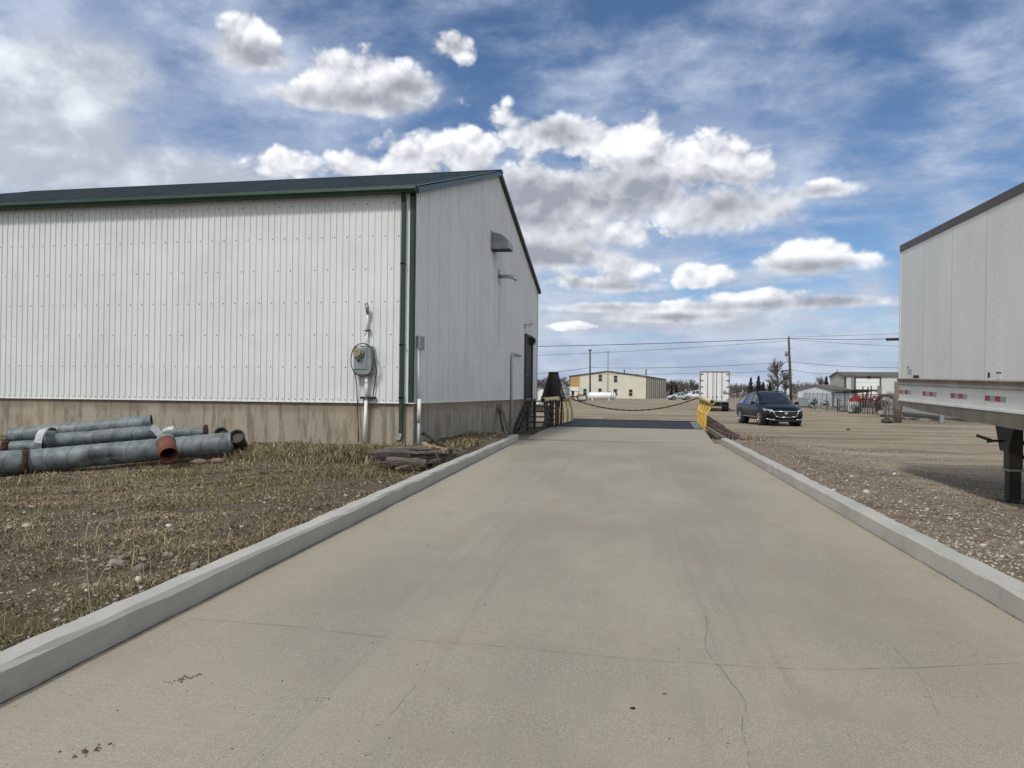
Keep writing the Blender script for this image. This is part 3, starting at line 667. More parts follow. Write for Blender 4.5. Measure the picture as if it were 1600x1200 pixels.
mb.build('gutter', M['green'], bld)
mb = MB(); mb.box(-BL, -.0, -OV - .015, -.002, zf - .10, zf - .085); mb.build('soffit', M['green'], bld)
for s_ in (1, -1):     # rake trims
    mb = MB(); ya = -OV if s_ > 0 else BW + OV; a = Vector((.075, ya, ZE - OV * rise - .06)); b = Vector((.075, BW / 2, ZR - .06))
    mb.beam(a, b, .11, .16 if s_ > 0 else .12); mb.build('rake_trim', M['roof' if s_ > 0 else 'brownroof'], bld)
mb = MB(); mb.box(-.105, .012, -.022, -.002, ZB - .01, ZE - .05); mb.build('corner_trim', M['green'], bld)
mb = MB(); mb.box(-.001, .022, -.022, .03, ZB, ZE - .05); mb.build('corner_trim', M['brownroof'], bld)
mb = MB(); mb.box(-.001, .03, BW - .06, BW + .02, ZB, ZE); mb.build('corner_trim', M['conduit'], bld)
# downspout with a kicked foot
mb = MB(); xa = -.23
mb.beam((xa, -.16, zf - .10), (xa, -.075, zf - .32), .085, .075, 0, (1, 0, 0)); mb.beam((xa, -.075, zf - .30), (xa - .01, -.075, .62), .09, .075, 0, (1, 0, 0))
mb.beam((xa - .01, -.075, .64), (xa - .035, -.15, .50), .10, .085, 0, (1, 0, 0))
for z_ in (4.4, 2.6, ZB + .1): mb.box(xa - .065, xa + .055, -.12, -.02, z_, z_ + .035)
dsp = mb.build('downspout', M['green'], bld)
# personnel door, frame, step light
mb = MB(); dA = PX(818.5, 560, BX).y - BY; dB = PX(829.5, 560, BX).y - BY; dz0, dz1 = ZB - .02, ZB + 2.62
mb.box(.025, .045, dA + .08, dB - .08, dz0 + .05, dz1 - .08); door = mb.build('door', M['dark'], bld)
mb = MB()
for (a, b, c, d) in ((dA, dA + .09, dz0, dz1), (dB - .09, dB, dz0, dz1), (dA + .09, dB - .09, dz1 - .09, dz1)): mb.box(.015, .095, a, b, c, d)
mb.build('door_frame', M['brownroof'], bld)
mb = MB(); mb.cyl((.045, dA + .2, dz0 + 1.0), (.10, dA + .2, dz0 + 1.0), .02); mb.beam((.10, dA + .2, dz0 + 1.0), (.10, dA + .32, dz0 + 1.0), .02, .025); mb.build('handle', M['alu'], door)
def gp_(px, py, off=0.0): p = PX(px, py, BX + off); return Vector((p.x - BX, p.y - BY, p.z))
def fp_(px, py, off=0.0): p = PY(px, py, BY - off); return Vector((p.x - BX, p.y - BY, p.z))
# gooseneck hood
c = gp_(770, 382); wz = .62
t = thing('vent_hood', 'quarter-round metal vent hood high on the shaded gable', 'vent hood', (BX, BY + c.y, c.z))
arc = [(0.02, .33)] + [(.02 + .60 * math.sin(a) , -.13 + .46 * math.cos(a)) for a in np.linspace(.12, math.pi / 2, 9)] + [(.62, -.20), (.02, -.20)]
h = .30
mb = MB()
n__ = len(arc); vs = [(a, -h, b) for a, b in arc] + [(a, h, b) for a, b in arc]
mb.add(vs, [tuple(range(n__)), tuple(range(2 * n__ - 1, n__ - 1, -1))] + [(i, i + 1, n__ + i + 1, n__ + i) for i in range(n__ - 2)])
mb.build('hood', M['stainless'], t)
mb = MB(); mb.box(.10, .61, -h + .01, h - .01, -.19, -.17); mb.build('opening', M['black'], t)
mb = MB(); mb.box(.0, .03, -h - .06, h + .06, -.26, .40); mb.build('wall_plate', M['stainless'], t)
# exhaust pipe
c = gp_(779, 432)
t = thing('exhaust_pipe', 'bent metal exhaust pipe sticking out of the gable below the vent hood', 'exhaust pipe', (BX, BY + c.y, c.z))
mb = MB(); mb.tube([(0, 0, 0), (.25, 0, 0), (.42, 0, -.01), (.52, 0, -.05), (.62, 0, -.12)], .07, 12); mb.build('pipe', M['alu'], t)
mb = MB(); mb.box(.018, .035, -.16, .16, -.24, .24); mb.build('wall_plate', M['stainless'], t)
# rust run below it, a stain with a shape of its own on the sheet
mb = MB(); mb.box(.0195, .0205, c.y - .03, c.y + .02, c.z - 2.4, c.z - .25)
m, nt, b = new_mat('rust_run'); p_ = objc(nt); nn = noise(nt, vecm(nt, 'MULTIPLY', p_, (8, 8, .6)), 2.0, 5, .6)
nt.links.new(mixc(nt, nn.sm(.35, .65), (.28, .20, .12), (.56, .54, .49)).so, b.inputs['Base Color']); mb.build('rust_stain', m, bld)
# conduits on the gable
def conduit(label, pts, r, m='conduit', cat='conduit', name='wall_conduit', clamps=()):
    c0 = Vector(pts[0]); mb = MB(); mb.tube([Vector(p) - c0 for p in pts], r, 10); 
    for z_ in clamps: mb.ring((0, 0, z_ - c0.z), (0, 0, z_ - c0.z + .03), r + .012, r, 12)
    o = mb.build(name, M[m]); o.location = (BX + c0.x, BY + c0.y, c0.z); return tag(o, label, cat)
a = gp_(796, 652); b = gp_(796, 560); y_ = a.y
yb = gp_(811, 555).y
conduit('grey elbowed conduit rising up the gable just before the stairs', [(.07, y_, .15), (.07, y_, b.z - .0), (.07, y_ + .05, b.z + .12), (.07, y_ + .2, b.z + .20), (.07, yb, b.z + .20), (.0, yb + .05, b.z + .20)], .045)
y_ = gp_(649, 600).y
t = thing('conduit_box', 'small grey junction box on a white conduit just round the corner', 'junction box', (BX, BY + y_ , .3))
zt = gp_(651, 546).z - .3
mb = MB(); mb.tube([(.09, 0, .0), (.09, 0, .62)], .035, 10); mb.build('lower_pipe', M['conduit'], t)
mb = MB(); mb.tube([(.09, 0, .60), (.09, 0, 1.12)], .048, 10); mb.tube([(.07, 0, 1.1), (.05, 0, zt + .02)], .032, 10); mb.build('upper_pipe', M['white_paint'], t)
mb = MB(); mb.box(.02, .11, -.03, .30, zt, zt + .30); mb.build('box', M['meter_grey'], t, bevel=.008)
# lamps by the door
c = gp_(832, 534, .12)
t = thing('wall_lamp', 'black wall pack lamp beside the door near the far corner of the gable', 'wall lamp', (BX, BY + c.y, c.z))
mb = MB(); mb.prism([(0, -.16), (.16, -.14), (.26, .02), (.20, .16), (0, .18)], -.17, .17, 0, 'y'); mb.build('housing', M['black'], t); mb = MB(); mb.prism([(.19, -.13), (.24, -.12), (.30, .02), (.275, .02)], -.13, .13, 0, 'y'); mb.build('lens', M['lamp'], t)
c = gp_(825, 508, .15)
t = thing('floodlight', 'pair of small white floodlights above the door of the gable', 'floodlight', (BX, BY + c.y, c.z))
mb = MB(); mb.box(0, .06, -.06, .06, -.12, .06); mb.beam((.03, 0, 0), (.24, 0, .05), .03, .03); mb.build('bracket', M['stainless'], t)
for k, (x_, z_) in enumerate(((.22, -.02), (.32, .07))):
    mb = MB(); mb.cyl((x_, -.12, z_ - .03), (x_, .08, z_ + .02), .045, 12, 0, .07); mb.build('lamp_head', M['plastic_white'], t)
# electric meter box
c = fp_(573.5, 560); mw = .22
t = thing('electric_meter', 'grey electric meter box on the front wall with a black cable looped round it', 'electric meter', (BX + c.x, BY, c.z))
k = 1 / 70.6
mb = MB(); mb.box(-16 * k, 13 * k, -.22, -.03, -26 * k, 19 * k); box_ = mb.build('cabinet', M['meter_grey'], t, bevel=.012)
mb = MB(); mb.box(-15 * k, 6 * k, -.235, -.215, -18 * k, 17 * k); mb.build('cover', M['meter_grey'], t, bevel=.01)
mb = MB(); mb.cyl((-7 * k, -.23, 8 * k), (-7 * k, -.30, 8 * k), 8 * k, 24); mb.ring((-7 * k, -.225, 8 * k), (-7 * k, -.26, 8 * k), 9.3 * k, 7.5 * k, 24); me_ = mb.build('meter_ring', M['stainless'], t)
mb = MB(); mb.cyl((-7 * k, -.30, 8 * k), (-7 * k, -.36, 8 * k), 6.6 * k, 24, 0, 5.6 * k); mb.build('dial', mat('dial_face', (.28, .24, .14), .15), me_)
for sx_, sy_, wx_, wz_ in ((-7, 9.5, 5, .8), (-7, 6, 3, .6)): mb = MB(); mb.box((sx_ - wx_ / 2) * k, (sx_ + wx_ / 2) * k, -.363, -.361, (sy_ - wz_ / 2) * k, (sy_ + wz_ / 2) * k); mb.build('dial_mark', M['black'], me_)
mb = MB(); mb.tube([(-6.5 * k, -.24, -3 * k), (-6.5 * k, -.25, -6 * k), (-9 * k, -.245, -4 * k)], .012, 6); mb.build('seal', M['black'], t)
mb = MB(); mb.tube([(1 * k, -.09, 20 * k), (1.5 * k, -.06, 40 * k)], .020, 10); mb.tube([(1.5 * k, -.06, 40 * k), (2 * k, -.06, 73 * k)], .028, 10); mb.build('upper_conduit', M['white_paint'], t)
mb = MB(); mb.box(-3 * k, 7 * k, -.1, -.03, 43 * k, 44.5 * k); mb.build('clamp', M['dark'], t)
mb = MB(); mb.tube([(2.2 * k, -.075, 70 * k), (2.4 * k, -.10, 80 * k), (2.4 * k, -.16, 84 * k), (3.2 * k, -.17, 80 * k), (3.4 * k, -.16, 72 * k)], [.03, .038, .042, .036, .02], 10); mb.build('weather_head', M['stainless'], t)
mb = MB(); mb.tube([(2.5 * k, -.10, -27 * k), (2.5 * k, -.10, -66 * k)], .043, 14); mb.tube([(2.2 * k, -.10, -65 * k), (0 * k, -.10, -140 * k)], .038, 14); mb.build('lower_conduit', M['white_paint'], t)
mb = MB(); mb.box(-7 * k, 17 * k, -.13, -.03, -64 * k, -60.5 * k); mb.box(-7 * k, 17 * k, -.15, -.12, -62.8 * k, -61.4 * k); mb.build('strut', M['dark'], t)
loop = [(-17 * k * 1.1 * math.cos(a) + 1 * k, -.26, (-3 + 25 * math.sin(a)) * k) for a in np.linspace(-2.9, 2.5, 40)]
loop = [(math.sin(a) * 19.5 * k - .5 * k, -.255 + .02 * math.sin(a * 3), (-3 + 25.5 * math.cos(a)) * k) for a in np.linspace(-.9, 2 * math.pi - .3, 44)]
mb = MB(); mb.tube(loop, .012, 6)
mb.tube([(-15 * k, -.2, -20 * k), (-14.5 * k, -.08, -40 * k), (-14 * k, -.06, -64 * k), (-12 * k, -.07, -95 * k), (-9 * k, -.12, -132 * k)], .012, 6)
mb.tube([(19 * k, -.25, 0), (19.2 * k, -.12, -20 * k), (15 * k, -.06, -42 * k), (12 * k, -.06, -62 * k)], .012, 6)
mb.build('cable', M['wire'], t)
# ------------------------------------------------------------------ wooden stairs at the door
sx0 = .06; y_top = PX(818, 625, BX).y - BY; lz = 1.26; g0 = gh(BX + .6, BY + y_top - 2.6)
st = thing('wooden_stairs', 'dark weathered wooden stairs with a railing leading up to the gable door', 'stairs', (BX, BY + y_top, 0))
nst = 5; run = .44; rs_ = (lz - .12) / (nst + 1)
mb = MB()
for i in range(7): mb.box(sx0, 1.15, .0 + i * .27, .25 + i * .27, lz - .045, lz)
mb.build('landing', M['stairwood'], st)
for i in range(nst):
    z_ = lz - rs_ * (i + 1); y_ = -run * (i + 1)
    mb = MB(); mb.box(sx0 - .0, 1.22, y_, y_ + run * .62, z_ - .05, z_); mb.build('tread', M['stairwood'], st)
for x_ in (sx0 + .1, 1.08):
    mb = MB(); mb.prism([(-run * (nst + .3), lz - rs_ * (nst + .9) - .1), (-run * (nst + .3), lz - rs_ * nst - .02), (0, lz - .06), (.1, lz - .06), (.1, lz - .38)], x_, x_ + .045, 0, 'x'); mb.build('stringer', M['stairwood'], st)
for (x_, y_) in ((sx0 + .05, 1.75), (1.1, 1.75), (1.1, .02), (sx0 + .05, .02), (1.1, -1.1)):
    mb = MB(); mb.box(x_, x_ + .09, y_, y_ + .09, -.1, (lz - .05) if y_ > -.5 else .62); mb.build('support_post', M['stairwood'], st)
rail = thing('side_railing', 'black metal railing with horizontal bars on the outer side of the stairs', 'railing', (BX + 1.12, BY + y_top - .5, 0))
for (x_, y_) in ((0, 0), (.22, .0), (0, .9)):
    mb = MB(); mb.box(x_, x_ + .05, y_, y_ + .05, .02, 1.32); mb.build('post', M['dark'], rail)
for k_ in range(5):
    mb = MB(); z_ = .30 + .22 * k_
    mb.box(-.20, .24, -.012, .012, z_, z_ + .04); mb.box(-.0125, .0125, 0.012, .94, z_, z_ + .04); mb.build('rail_bar', M['dark'], rail)

# rusty black conical basket on legs behind the stairs
P0 = PD(864, 668, 34.5); hz = lambda py: 1.6 - (py - 613.3) * 34.5 / 1200
hb = thing('rusty_hopper', 'tall black rusty cone of slatted steel standing on splayed legs behind the stairs', 'hopper', (P0.x, P0.y, .08))
zt, zm = hz(583) - .08, hz(622) - .08; rt, rm = .21, .53
mb = MB(); ns = 28
for i in range(ns):
    a = 2 * math.pi * i / ns; e = Vector((-math.sin(a), math.cos(a), 0)) * .030
    b0 = Vector((rm * math.cos(a), rm * math.sin(a), zm)); b1 = Vector((rt * math.cos(a), rt * math.sin(a), zt))
    mb.beam(b0, b1, .055, .012, 0, (math.cos(a), math.sin(a), 0.1))
mb.build('slats', [M['dark']], hb)
mb = MB(); mb.cyl((0, 0, zm + .05), (0, 0, zt - .1), rm * .72, 16, 0, rt * .8); mb.build('inner_liner', M['rust'], hb)
mb = MB(); mb.ring((0, 0, zt - .04), (0, 0, zt + .05), rt + .02, rt - .04); mb.build('top_ring', M['dark'], hb)
mb = MB(); mb.ring((0, 0, zm - .03), (0, 0, zm + .06), rm + .03, rm - .04, 28); mb.build('bottom_ring', M['dark'], hb)
for i in range(4):
    a = math.pi / 4 + i * math.pi / 2 + .3
    mb = MB(); mb.beam((rm * .9 * math.cos(a), rm * .9 * math.sin(a), zm), (.42 * math.cos(a), .42 * math.sin(a), -.02), .08, .05); mb.build('leg', M['dark'], hb)

# ------------------------------------------------------------------ plank and boards against the foundation
def board(label, a, b, w_, h_, m='wood', cat='board', name='board', group=None, up=(0, 0, 1), bow=0.0):
    a = Vector(a); b = Vector(b); c = (a + b) / 2; mb = MB(); pts = []
    d = b - a; s_ = d.normalized().cross(Vector(up)).normalized(); u_ = s_.cross(d.normalized())
    K = 8; vs = []
    for i in range(K + 1):
        t_ = i / K; p = a + d * t_ - c + u_ * bow * math.sin(math.pi * t_) + s_ * random.uniform(-.004, .004)
        ww = w_ * (1 + random.uniform(-.05, .05)); hh_ = h_ * (1 + random.uniform(-.12, .12))
        vs += [p - s_ * ww / 2 - u_ * hh_ / 2, p + s_ * ww / 2 - u_ * hh_ / 2, p + s_ * ww / 2 + u_ * hh_ / 2, p - s_ * ww / 2 + u_ * hh_ / 2]
    fs = [(4 * i + j, 4 * i + (j + 1) % 4, 4 * i + 4 + (j + 1) % 4, 4 * i + 4 + j) for i in range(K) for j in range(4)] + [(3, 2, 1, 0), (4 * K, 4 * K + 1, 4 * K + 2, 4 * K + 3)]
    mb.add(vs, fs); o = mb.build(name, M[m]); o.location = c
    return tag(o, label, cat, group)
p = PX(782, 634, BX + .10); q_ = PX(806, 680, BX + .55)
board('grey plank leaning on the foundation of the gable near the stairs', (BX + .09, p.y, p.z), (BX + .62, p.y - .9, gh(BX + .6, p.y - .9)), .15, .10, 'wood_grey', 'plank', 'plank', up=(1, 0, 0))
board('dark plank leaning beside the grey plank near the stairs', (BX + .07, p.y - .12, p.z - .12), (BX + .40, p.y - .85, gh(BX + .4, p.y - .8)), .12, .08, 'stairwood', 'plank', 'plank', up=(1, 0, 0))

# wood pile by the downspout: planks placed where each shows
def wp(px, py, dz=0.0, d=None): return PD(px, py, d)
def clear(p_):
    # keep a board end outside the kerb
    k_ = 0
    while uv(p_.x, p_.y)[0] > UL - .30 and k_ < 60: p_ = EYE + (p_ - EYE) * 1.006; k_ += 1
    return p_
W = [  # (x0,y0,x1,y1,depth0,depth1,w,h,mat,label)
 (600, 702, 668, 699, 14.6, 14.9, .20, .05, 'wood_grey', 'warped grey board topmost at the left of the wood pile'),
 (660, 700, 712, 704, 14.9, 14.6, .16, .045, 'wood', 'brown board topmost at the right of the wood pile'),
 (574, 705.5, 655, 708, 13.9, 13.9, .10, .035, 'wood_grey', 'long pale grey board across the middle of the wood pile'),
 (640, 707.5, 690, 705, 14.0, 14.2, .10, .035, 'wood_grey', 'short pale grey board at the right middle of the wood pile'),
 (604, 716.5, 666, 721, 13.3, 13.2, .16, .05, 'wood_grey', 'sloping grey board at the front of the wood pile'),
 (590, 724, 664, 727, 12.9, 12.8, .22, .05, 'wood', 'wide brown board lowest at the front of the wood pile'),
 (585, 713, 640, 713, 13.7, 13.9, .20, .10, 'stairwood', 'dark rotten timber inside the left of the wood pile'),
 (630, 714, 700, 713, 13.9, 13.9, .22, .09, 'stairwood', 'dark rotten timber inside the right of the wood pile'),
 (650, 717, 694, 716, 13.5, 13.6, .10, .05, 'wood', 'narrow brown board low at the right of the wood pile'),
 (662, 692, 676, 700, 15.0, 14.8, .09, .05, 'wood_pale', 'short pale split board behind the wood pile'),
 (676, 697, 700, 702, 15.1, 14.9, .07, .04, 'wood_pale', 'thin pale split stick on the back of the wood pile'),
 (690, 706, 712, 711, 14.0, 13.8, .10, .07, 'wood_pale', 'short pale broken block at the right end of the wood pile'),
 (620, 732, 690, 729, 12.5, 12.7, .08, .03, 'wood_grey', 'thin grey lath on the ground in front of the wood pile'),
]
for (x0, y0, x1, y1, d0, d1, w_, h_, m_, lb) in W:
    a = clear(PD(x0, y0, d0)); b = clear(PD(x1, y1, d1))
    for q_ in (a, b): q_.z = max(q_.z, gh(q_.x, q_.y) + h_ / 2)
    board(lb, a, b, w_, h_, m_, 'board', 'board', 'boards of the wood pile by the downspout', bow=random.uniform(-.02, .03))
for (x0, y0, x1, y1, d0, d1, w_, h_, m_, lb) in [(578, 710, 612, 701, 14.2, 14.9, .14, .05, 'wood', 'brown board slanting up at the left end of the wood pile'), (610, 711, 700, 709, 13.95, 14.1, .26, .16, 'black', 'black bar added as gap shade deep in the middle of the wood pile'), (600, 719, 690, 719, 13.4, 13.6, .24, .12, 'black', 'black bar added as gap shade low at the front of the wood pile'), (655, 703, 706, 700, 14.6, 15.0, .10, .035, 'wood_grey', 'grey lath crossing the top right of the wood pile'), (672, 722, 705, 712, 13.0, 13.8, .10, .04, 'wood', 'short brown board propped against the kerb by the wood pile')]:  # the two black beams stand in for shade in the pile's gaps
    a = clear(PD(x0, y0, d0)); b = clear(PD(x1, y1, d1))
    for q_ in (a, b): q_.z = max(q_.z, gh(q_.x, q_.y) + h_ / 2)
    board(lb, a, b, w_, h_, m_, 'board', 'board', 'boards of the wood pile by the downspout')
a = PD(662, 677.5, 15.6); b = clear(PD(706, 706, 15.0)); c = a.copy(); mb = MB(); mb.tube([a - c, b - c], .03, 8); mb.cyl((0, 0, 0), (a - b).normalized() * .03, .045, 8)
o = mb.build('metal_rod', M['dark']); o.location = c; tag(o, 'dark metal rod sticking up slanting out of the wood pile', 'rod')

# scrap beams beside the right guard rail
S = [(1103, 655, 1152, 684, 31.5, 25.5, .20, .10, 'rust', 'long dark rusty beam farthest right of the scrap by the yellow rail'),
     (1104, 661, 1138, 687, 30.5, 25.0, .22, .12, 'rust', 'rusty beam in the middle of the scrap by the yellow rail'),
     (1105, 668, 1132, 688, 29.0, 24.6, .14, .08, 'wood_grey', 'grey board lying among the rusty beams by the yellow rail'),
     (1108, 674, 1124, 690, 27.6, 24.4, .14, .07, 'stairwood', 'dark board nearest the slab corner by the yellow rail'),
     (1103, 651, 1130, 668, 33.0, 28.5, .16, .09, 'wood', 'brown board topmost behind the yellow rail'),
     (1120, 672, 1158, 692, 27.0, 23.8, .12, .06, 'wood', 'thin brown lath beside the end of the right kerb')]
for (x0, y0, x1, y1, d0, d1, w_, h_, m_, lb) in S:
    a = PD(x0, y0, d0); b = PD(x1, y1, d1)
    for q_ in (a, b): q_.z = max(q_.z, gh(q_.x, q_.y) + h_ / 2)
    board(lb, a, b, w_, h_, m_, 'beam', 'scrap_beam', 'scrap beams beside the right guard rail')

# ------------------------------------------------------------------ galvanised pipes on the grass
def pipe(label, a, b, r, m='galv', name='duct_pipe', dents=(), rings=(), group='galvanised pipes lying by the foundation', seams=True, n=28, hollow=True):
    a = Vector(a); b = Vector(b); c = (a + b) / 2; d = b - a; Ln = d.length; t = d.normalized(); pz_ = Vector((0, 0, 1)); pz_ = (pz_ - t * pz_.dot(t)).normalized(); px_ = pz_.cross(t)
    root = thing(name, label, 'pipe', tuple(c), 0, group)
    K = max(10, int(Ln / .05)); vs = []
    for i in range(K + 1):
        s_ = i / K; rr = r * (1 + (.030 if seams and (i % 6 == 0) else 0))
        for j in range(n):
            an = 2 * math.pi * j / n; nv = px_ * math.cos(an) + pz_ * math.sin(an); off = 0
            for (ds, da, dr, dd) in dents:
                dist = math.hypot((s_ - ds) * Ln / dr[0], ((an - da + math.pi) % (2 * math.pi) - math.pi) * r / dr[1])
                if dist < 1: off -= dd * (1 - dist) ** .8
            vs.append(a + d * s_ - c + nv * (rr + off))
    fs = [(i * n + j, i * n + (j + 1) % n, (i + 1) * n + (j + 1) % n, (i + 1) * n + j) for i in range(K) for j in range(n)]
    mb = MB(); mb.add(vs, fs, 0, True)
    for e_ in (0, 1):      # rolled rim and dark inside wall
        base = a - c if e_ == 0 else b - c; inn = t if e_ == 0 else -t
        mb.ring(base, base + inn * .35, r, r - .012, n); mb.ring(base - inn * .012, base + inn * .02, r + .010, r - .014, n)
    mb.build('tube', M[m], root)
    for q_, t_ in ((a - c, t), (b - c, -t)): mb = MB(); mb.cyl(q_ + t_ * .3, q_ + t_ * .31, r - .012, n); mb.build('bore_shade', M['black'], root)  # black discs paint the dark of the pipe bore
    for s_, m2, wd in rings:
        p_ = a + d * s_ - c; mb = MB(); mb.ring(p_ - t * wd, p_ + t * wd, r + .035, r, n, 0)
        for k_ in range(10):
            an = 2 * math.pi * k_ / 10; q2 = p_ + (px_ * math.cos(an) + pz_ * math.sin(an)) * (r + .04); mb.obox(q2, t * wd * 1.2, px_ * .03, pz_ * .03)
        mb.build('flange', M[m2], root)
    return root
a = PD(-70, 727, 14.2); b = PD(42, 721, 14.75)
pipe('nearer galvanised pipe length cut off by the left edge of the picture', a, b, .225, rings=((.985, 'rust', .05),))
a2 = PD(48, 720.5, 14.8); b2 = PD(360, 692, 16.1)
pipe('longest grey galvanised pipe with two deep dents lying in front of the stack', a2, b2, .222, dents=((.305, 1.5 + math.pi / 2 + .6, (.22, .30), .11), (.39, 1.5 + math.pi / 2 + .5, (.30, .28), .10), (.40, 4.4, (.14, .1), .05)))
a = PD(66, 690.5, 15.3); b = PD(238, 675.5, 16.1)
pipe('middle grey galvanised pipe resting on the longest pipe', a, b, .145, dents=((.42, 1.8, (.15, .12), .02),), rings=((.0, 'rust', .03),))
a = PD(14, 681.5, 15.7); b = PD(236, 660, 16.4)
pipe('topmost grey galvanised pipe of the stack', a, b, .16)
a = PD(-40, 702, 15.3); b = PD(70, 697, 15.55)
pipe('grey pipe with a rusty collar under the left end of the topmost pipe', a, b, .13, rings=((.46, 'rust', .06),))
a = PD(235, 678, 16.4); b = PD(324, 675.5, 16.7)
pipe('thin grey galvanised pipe behind the right end of the longest pipe', a, b, .12, rings=((.97, 'rust', .04),))
a = PD(330, 683, 16.35); b = PD(352, 679, 16.3)
def elbow(label, c0, t0, r, ln):
    t0 = Vector(t0).normalized(); root = thing('pipe_elbow', label, 'pipe elbow', tuple(c0), 0, 'black pipe elbows')
    mb = MB(); mb.ring((0, 0, 0), t0 * ln, r, r - .02, 24); mb.ring(-t0 * .015, t0 * .025, r + .02, r - .01, 24); mb.build('sleeve', M['dark'], root)
    mb = MB(); mb.cyl(t0 * .05, t0 * .06, r - .018, 24); mb.build('bore_shade', M['black'], root); return root  # black disc paints the shade inside the elbow
elbow('black open pipe elbow leaning behind the end of the longest pipe', PD(345, 678, 16.25), (-.2, .9, -.35), .13, .35)
elbow('black open pipe elbow rightmost, standing in dry grass at the end of the pipes', PD(370, 682, 16.0), (-.25, .8, -.5), .14, .42)
# terracotta collar pointing at the ramp
c = PD(261.5, 702, 15.0); root = thing('orange_collar', 'rust orange sleeve with a dark open end leaning over the longest pipe', 'pipe sleeve', tuple(c), 0)
ax = (PD(258, 690, 15.35) - PD(264.5, 716, 14.85)).normalized(); hl_ = .24
mb = MB(); mb.ring(-ax * hl_, ax * hl_, .175, .16, 26); mb.build('sleeve', M['terracotta'], root)
mb = MB(); mb.ring(ax * (hl_ - .02), ax * (hl_ + .08), .185, .165, 26); mb.build('band', M['galv'], root)
mb = MB(); mb.cyl(ax * (hl_ * .70), ax * (hl_ * .72), .162, 26); mb.build('bore_shade', M['black'], root)  # black disc near the mouth paints the sleeve's dark interior
def strap(name, label, pts, width, m='alu', wd=None):
    pts = [Vector(p) for p in pts]; c = pts[0].copy(); mb = MB(); vs = []
    for i, p_ in enumerate(pts):
        t_ = (pts[min(i + 1, len(pts) - 1)] - pts[max(i - 1, 0)]).normalized()
        s_ = (wd or Vector((1, .12, .06))); s_ = (s_ - t_ * s_.dot(t_)).normalized(); n_2 = t_.cross(s_) * .003
        for (i1, i2) in ((-1, -1), (1, -1), (1, 1), (-1, 1)): vs.append(p_ - c + s_ * width / 2 * i1 + n_2 * i2)
    k_ = len(pts); mb.add(vs, [(4 * i + j, 4 * i + (j + 1) % 4, 4 * i + 4 + (j + 1) % 4, 4 * i + 4 + j) for i in range(k_ - 1) for j in range(4)] + [(3, 2, 1, 0), tuple(range(4 * k_ - 4, 4 * k_))], 0, False)
    o = mb.build(name, M[m]); o.location = c; return tag(o, label, 'metal strip')
strap('metal_band', 'curved bright metal band arching over the left of the pipe stack', [PD(58, 703, 15.0), PD(59, 692, 14.97), PD(62, 680, 15.0), PD(67, 671.5, 15.1), PD(74, 668, 15.35), PD(80, 669, 15.6), PD(82.5, 673, 15.7)], .16)
strap('metal_strip', 'twisted bright metal strip hanging between the pipes and the orange sleeve', [PD(236, 667, 16.0), PD(243, 671, 15.8), PD(249, 678, 15.5), PD(256, 687, 15.2), PD(264, 693, 15.05)], .13, wd=Vector((.8, .1, .6)))
strap('metal_strip', 'small bright metal scrap lying on the thin pipe behind the stack', [PD(254, 673, 16.2), PD(262, 670, 16.2), PD(271, 668.5, 16.2)], .09, wd=Vector((.1, .6, .8)))
for px_, py_, r_, lb in ((312, 710.5, .14, 'left of two flat reddish stones under the end of the longest pipe'), (340, 707.5, .13, 'right of two flat reddish stones under the end of the longest pipe')):
    c = PD(px_, py_, 15.6); mb = MB(); mb.sphere((0, 0, 0), r_, 10, 0, (1.3, .9, .5)); o = mb.build('stone', mat('reddish_stone', (.20, .14, .12), .9)); o.location = (c.x, c.y, gh(c.x, c.y) + .03); tag(o, lb, 'stone', 'reddish stones under the pipes')

# ------------------------------------------------------------------ white semi trailer on the right
Dt = ray(1018, 583).normalized(); ex = -Dt; ey = ZZ.cross(ex).normalized(); ez = ex.cross(ey).normalized()
if ez.z < 0: ez = -ez
T0 = PD(1408, 383.5, 14.0)
tr = bpy.data.objects.new('semi_trailer', None); COL.objects.link(tr)
MW = Matrix(((ex.x, ey.x, ez.x, T0.x), (ex.y, ey.y, ez.y, T0.y), (ex.z, ey.z, ez.z, T0.z), (0, 0, 0, 1))); tr.matrix_world = MW
tag(tr, 'big white semi trailer parked at the right edge, side riveted, standing on landing legs', 'semi trailer')
LT, WT = 16.1, 2.59
mb = MB(); mb.box(0, LT, .0, WT, -2.82, -.02); mb.build('body', M['trailer'], tr)
mb = MB(); mb.box(-.012, LT, -.018, WT + .018, -.115, .0); mb.build('top_rail', M['topdark'], tr)
mb = MB(); mb.box(-.015, .03, -.012, .0, -2.44, -.12); mb.build('corner_post', M['trailer'], tr)
mb = MB(); mb.prism([(-.0, -2.545), (-.045, -2.535), (-.03, -2.50), (-.03, -2.475), (-.048, -2.44), (.0, -2.425)], -.005, LT, 0, 'x'); mb.build('rub_rail', M['railbrown'], tr)
mb = MB(); mb.box(.0, LT, -.020, -.002, -2.835, -2.805); mb.build('rivet_strip', M['white_paint'], tr)
mb = MB(); mb.prism([(0.0, -2.835), (LT, -2.835), (LT, -3.03), (4.5, -3.03), (1.2, -2.965), (.02, -2.91)], -.012, .035); mb.build('side_frame', M['frame_khaki'], tr)
mb = MB(); mb.prism([(0.0, -2.835), (LT, -2.835), (LT, -3.03), (4.5, -3.03), (1.2, -2.965), (.02, -2.91)], WT - .035, WT + .012); mb.build('side_frame', M['frame_khaki'], tr)
mb = MB(); mb.box(.05, 2.6, .04, WT - .04, -2.93, -2.83); mb.build('coupler_plate', M['dark'], tr)
for x_ in np.arange(2.9, 12, .8):
    mb = MB(); mb.box(x_, x_ + .06, .04, WT - .04, -2.96, -2.83); mb.build('cross_member', M['dark'], tr)
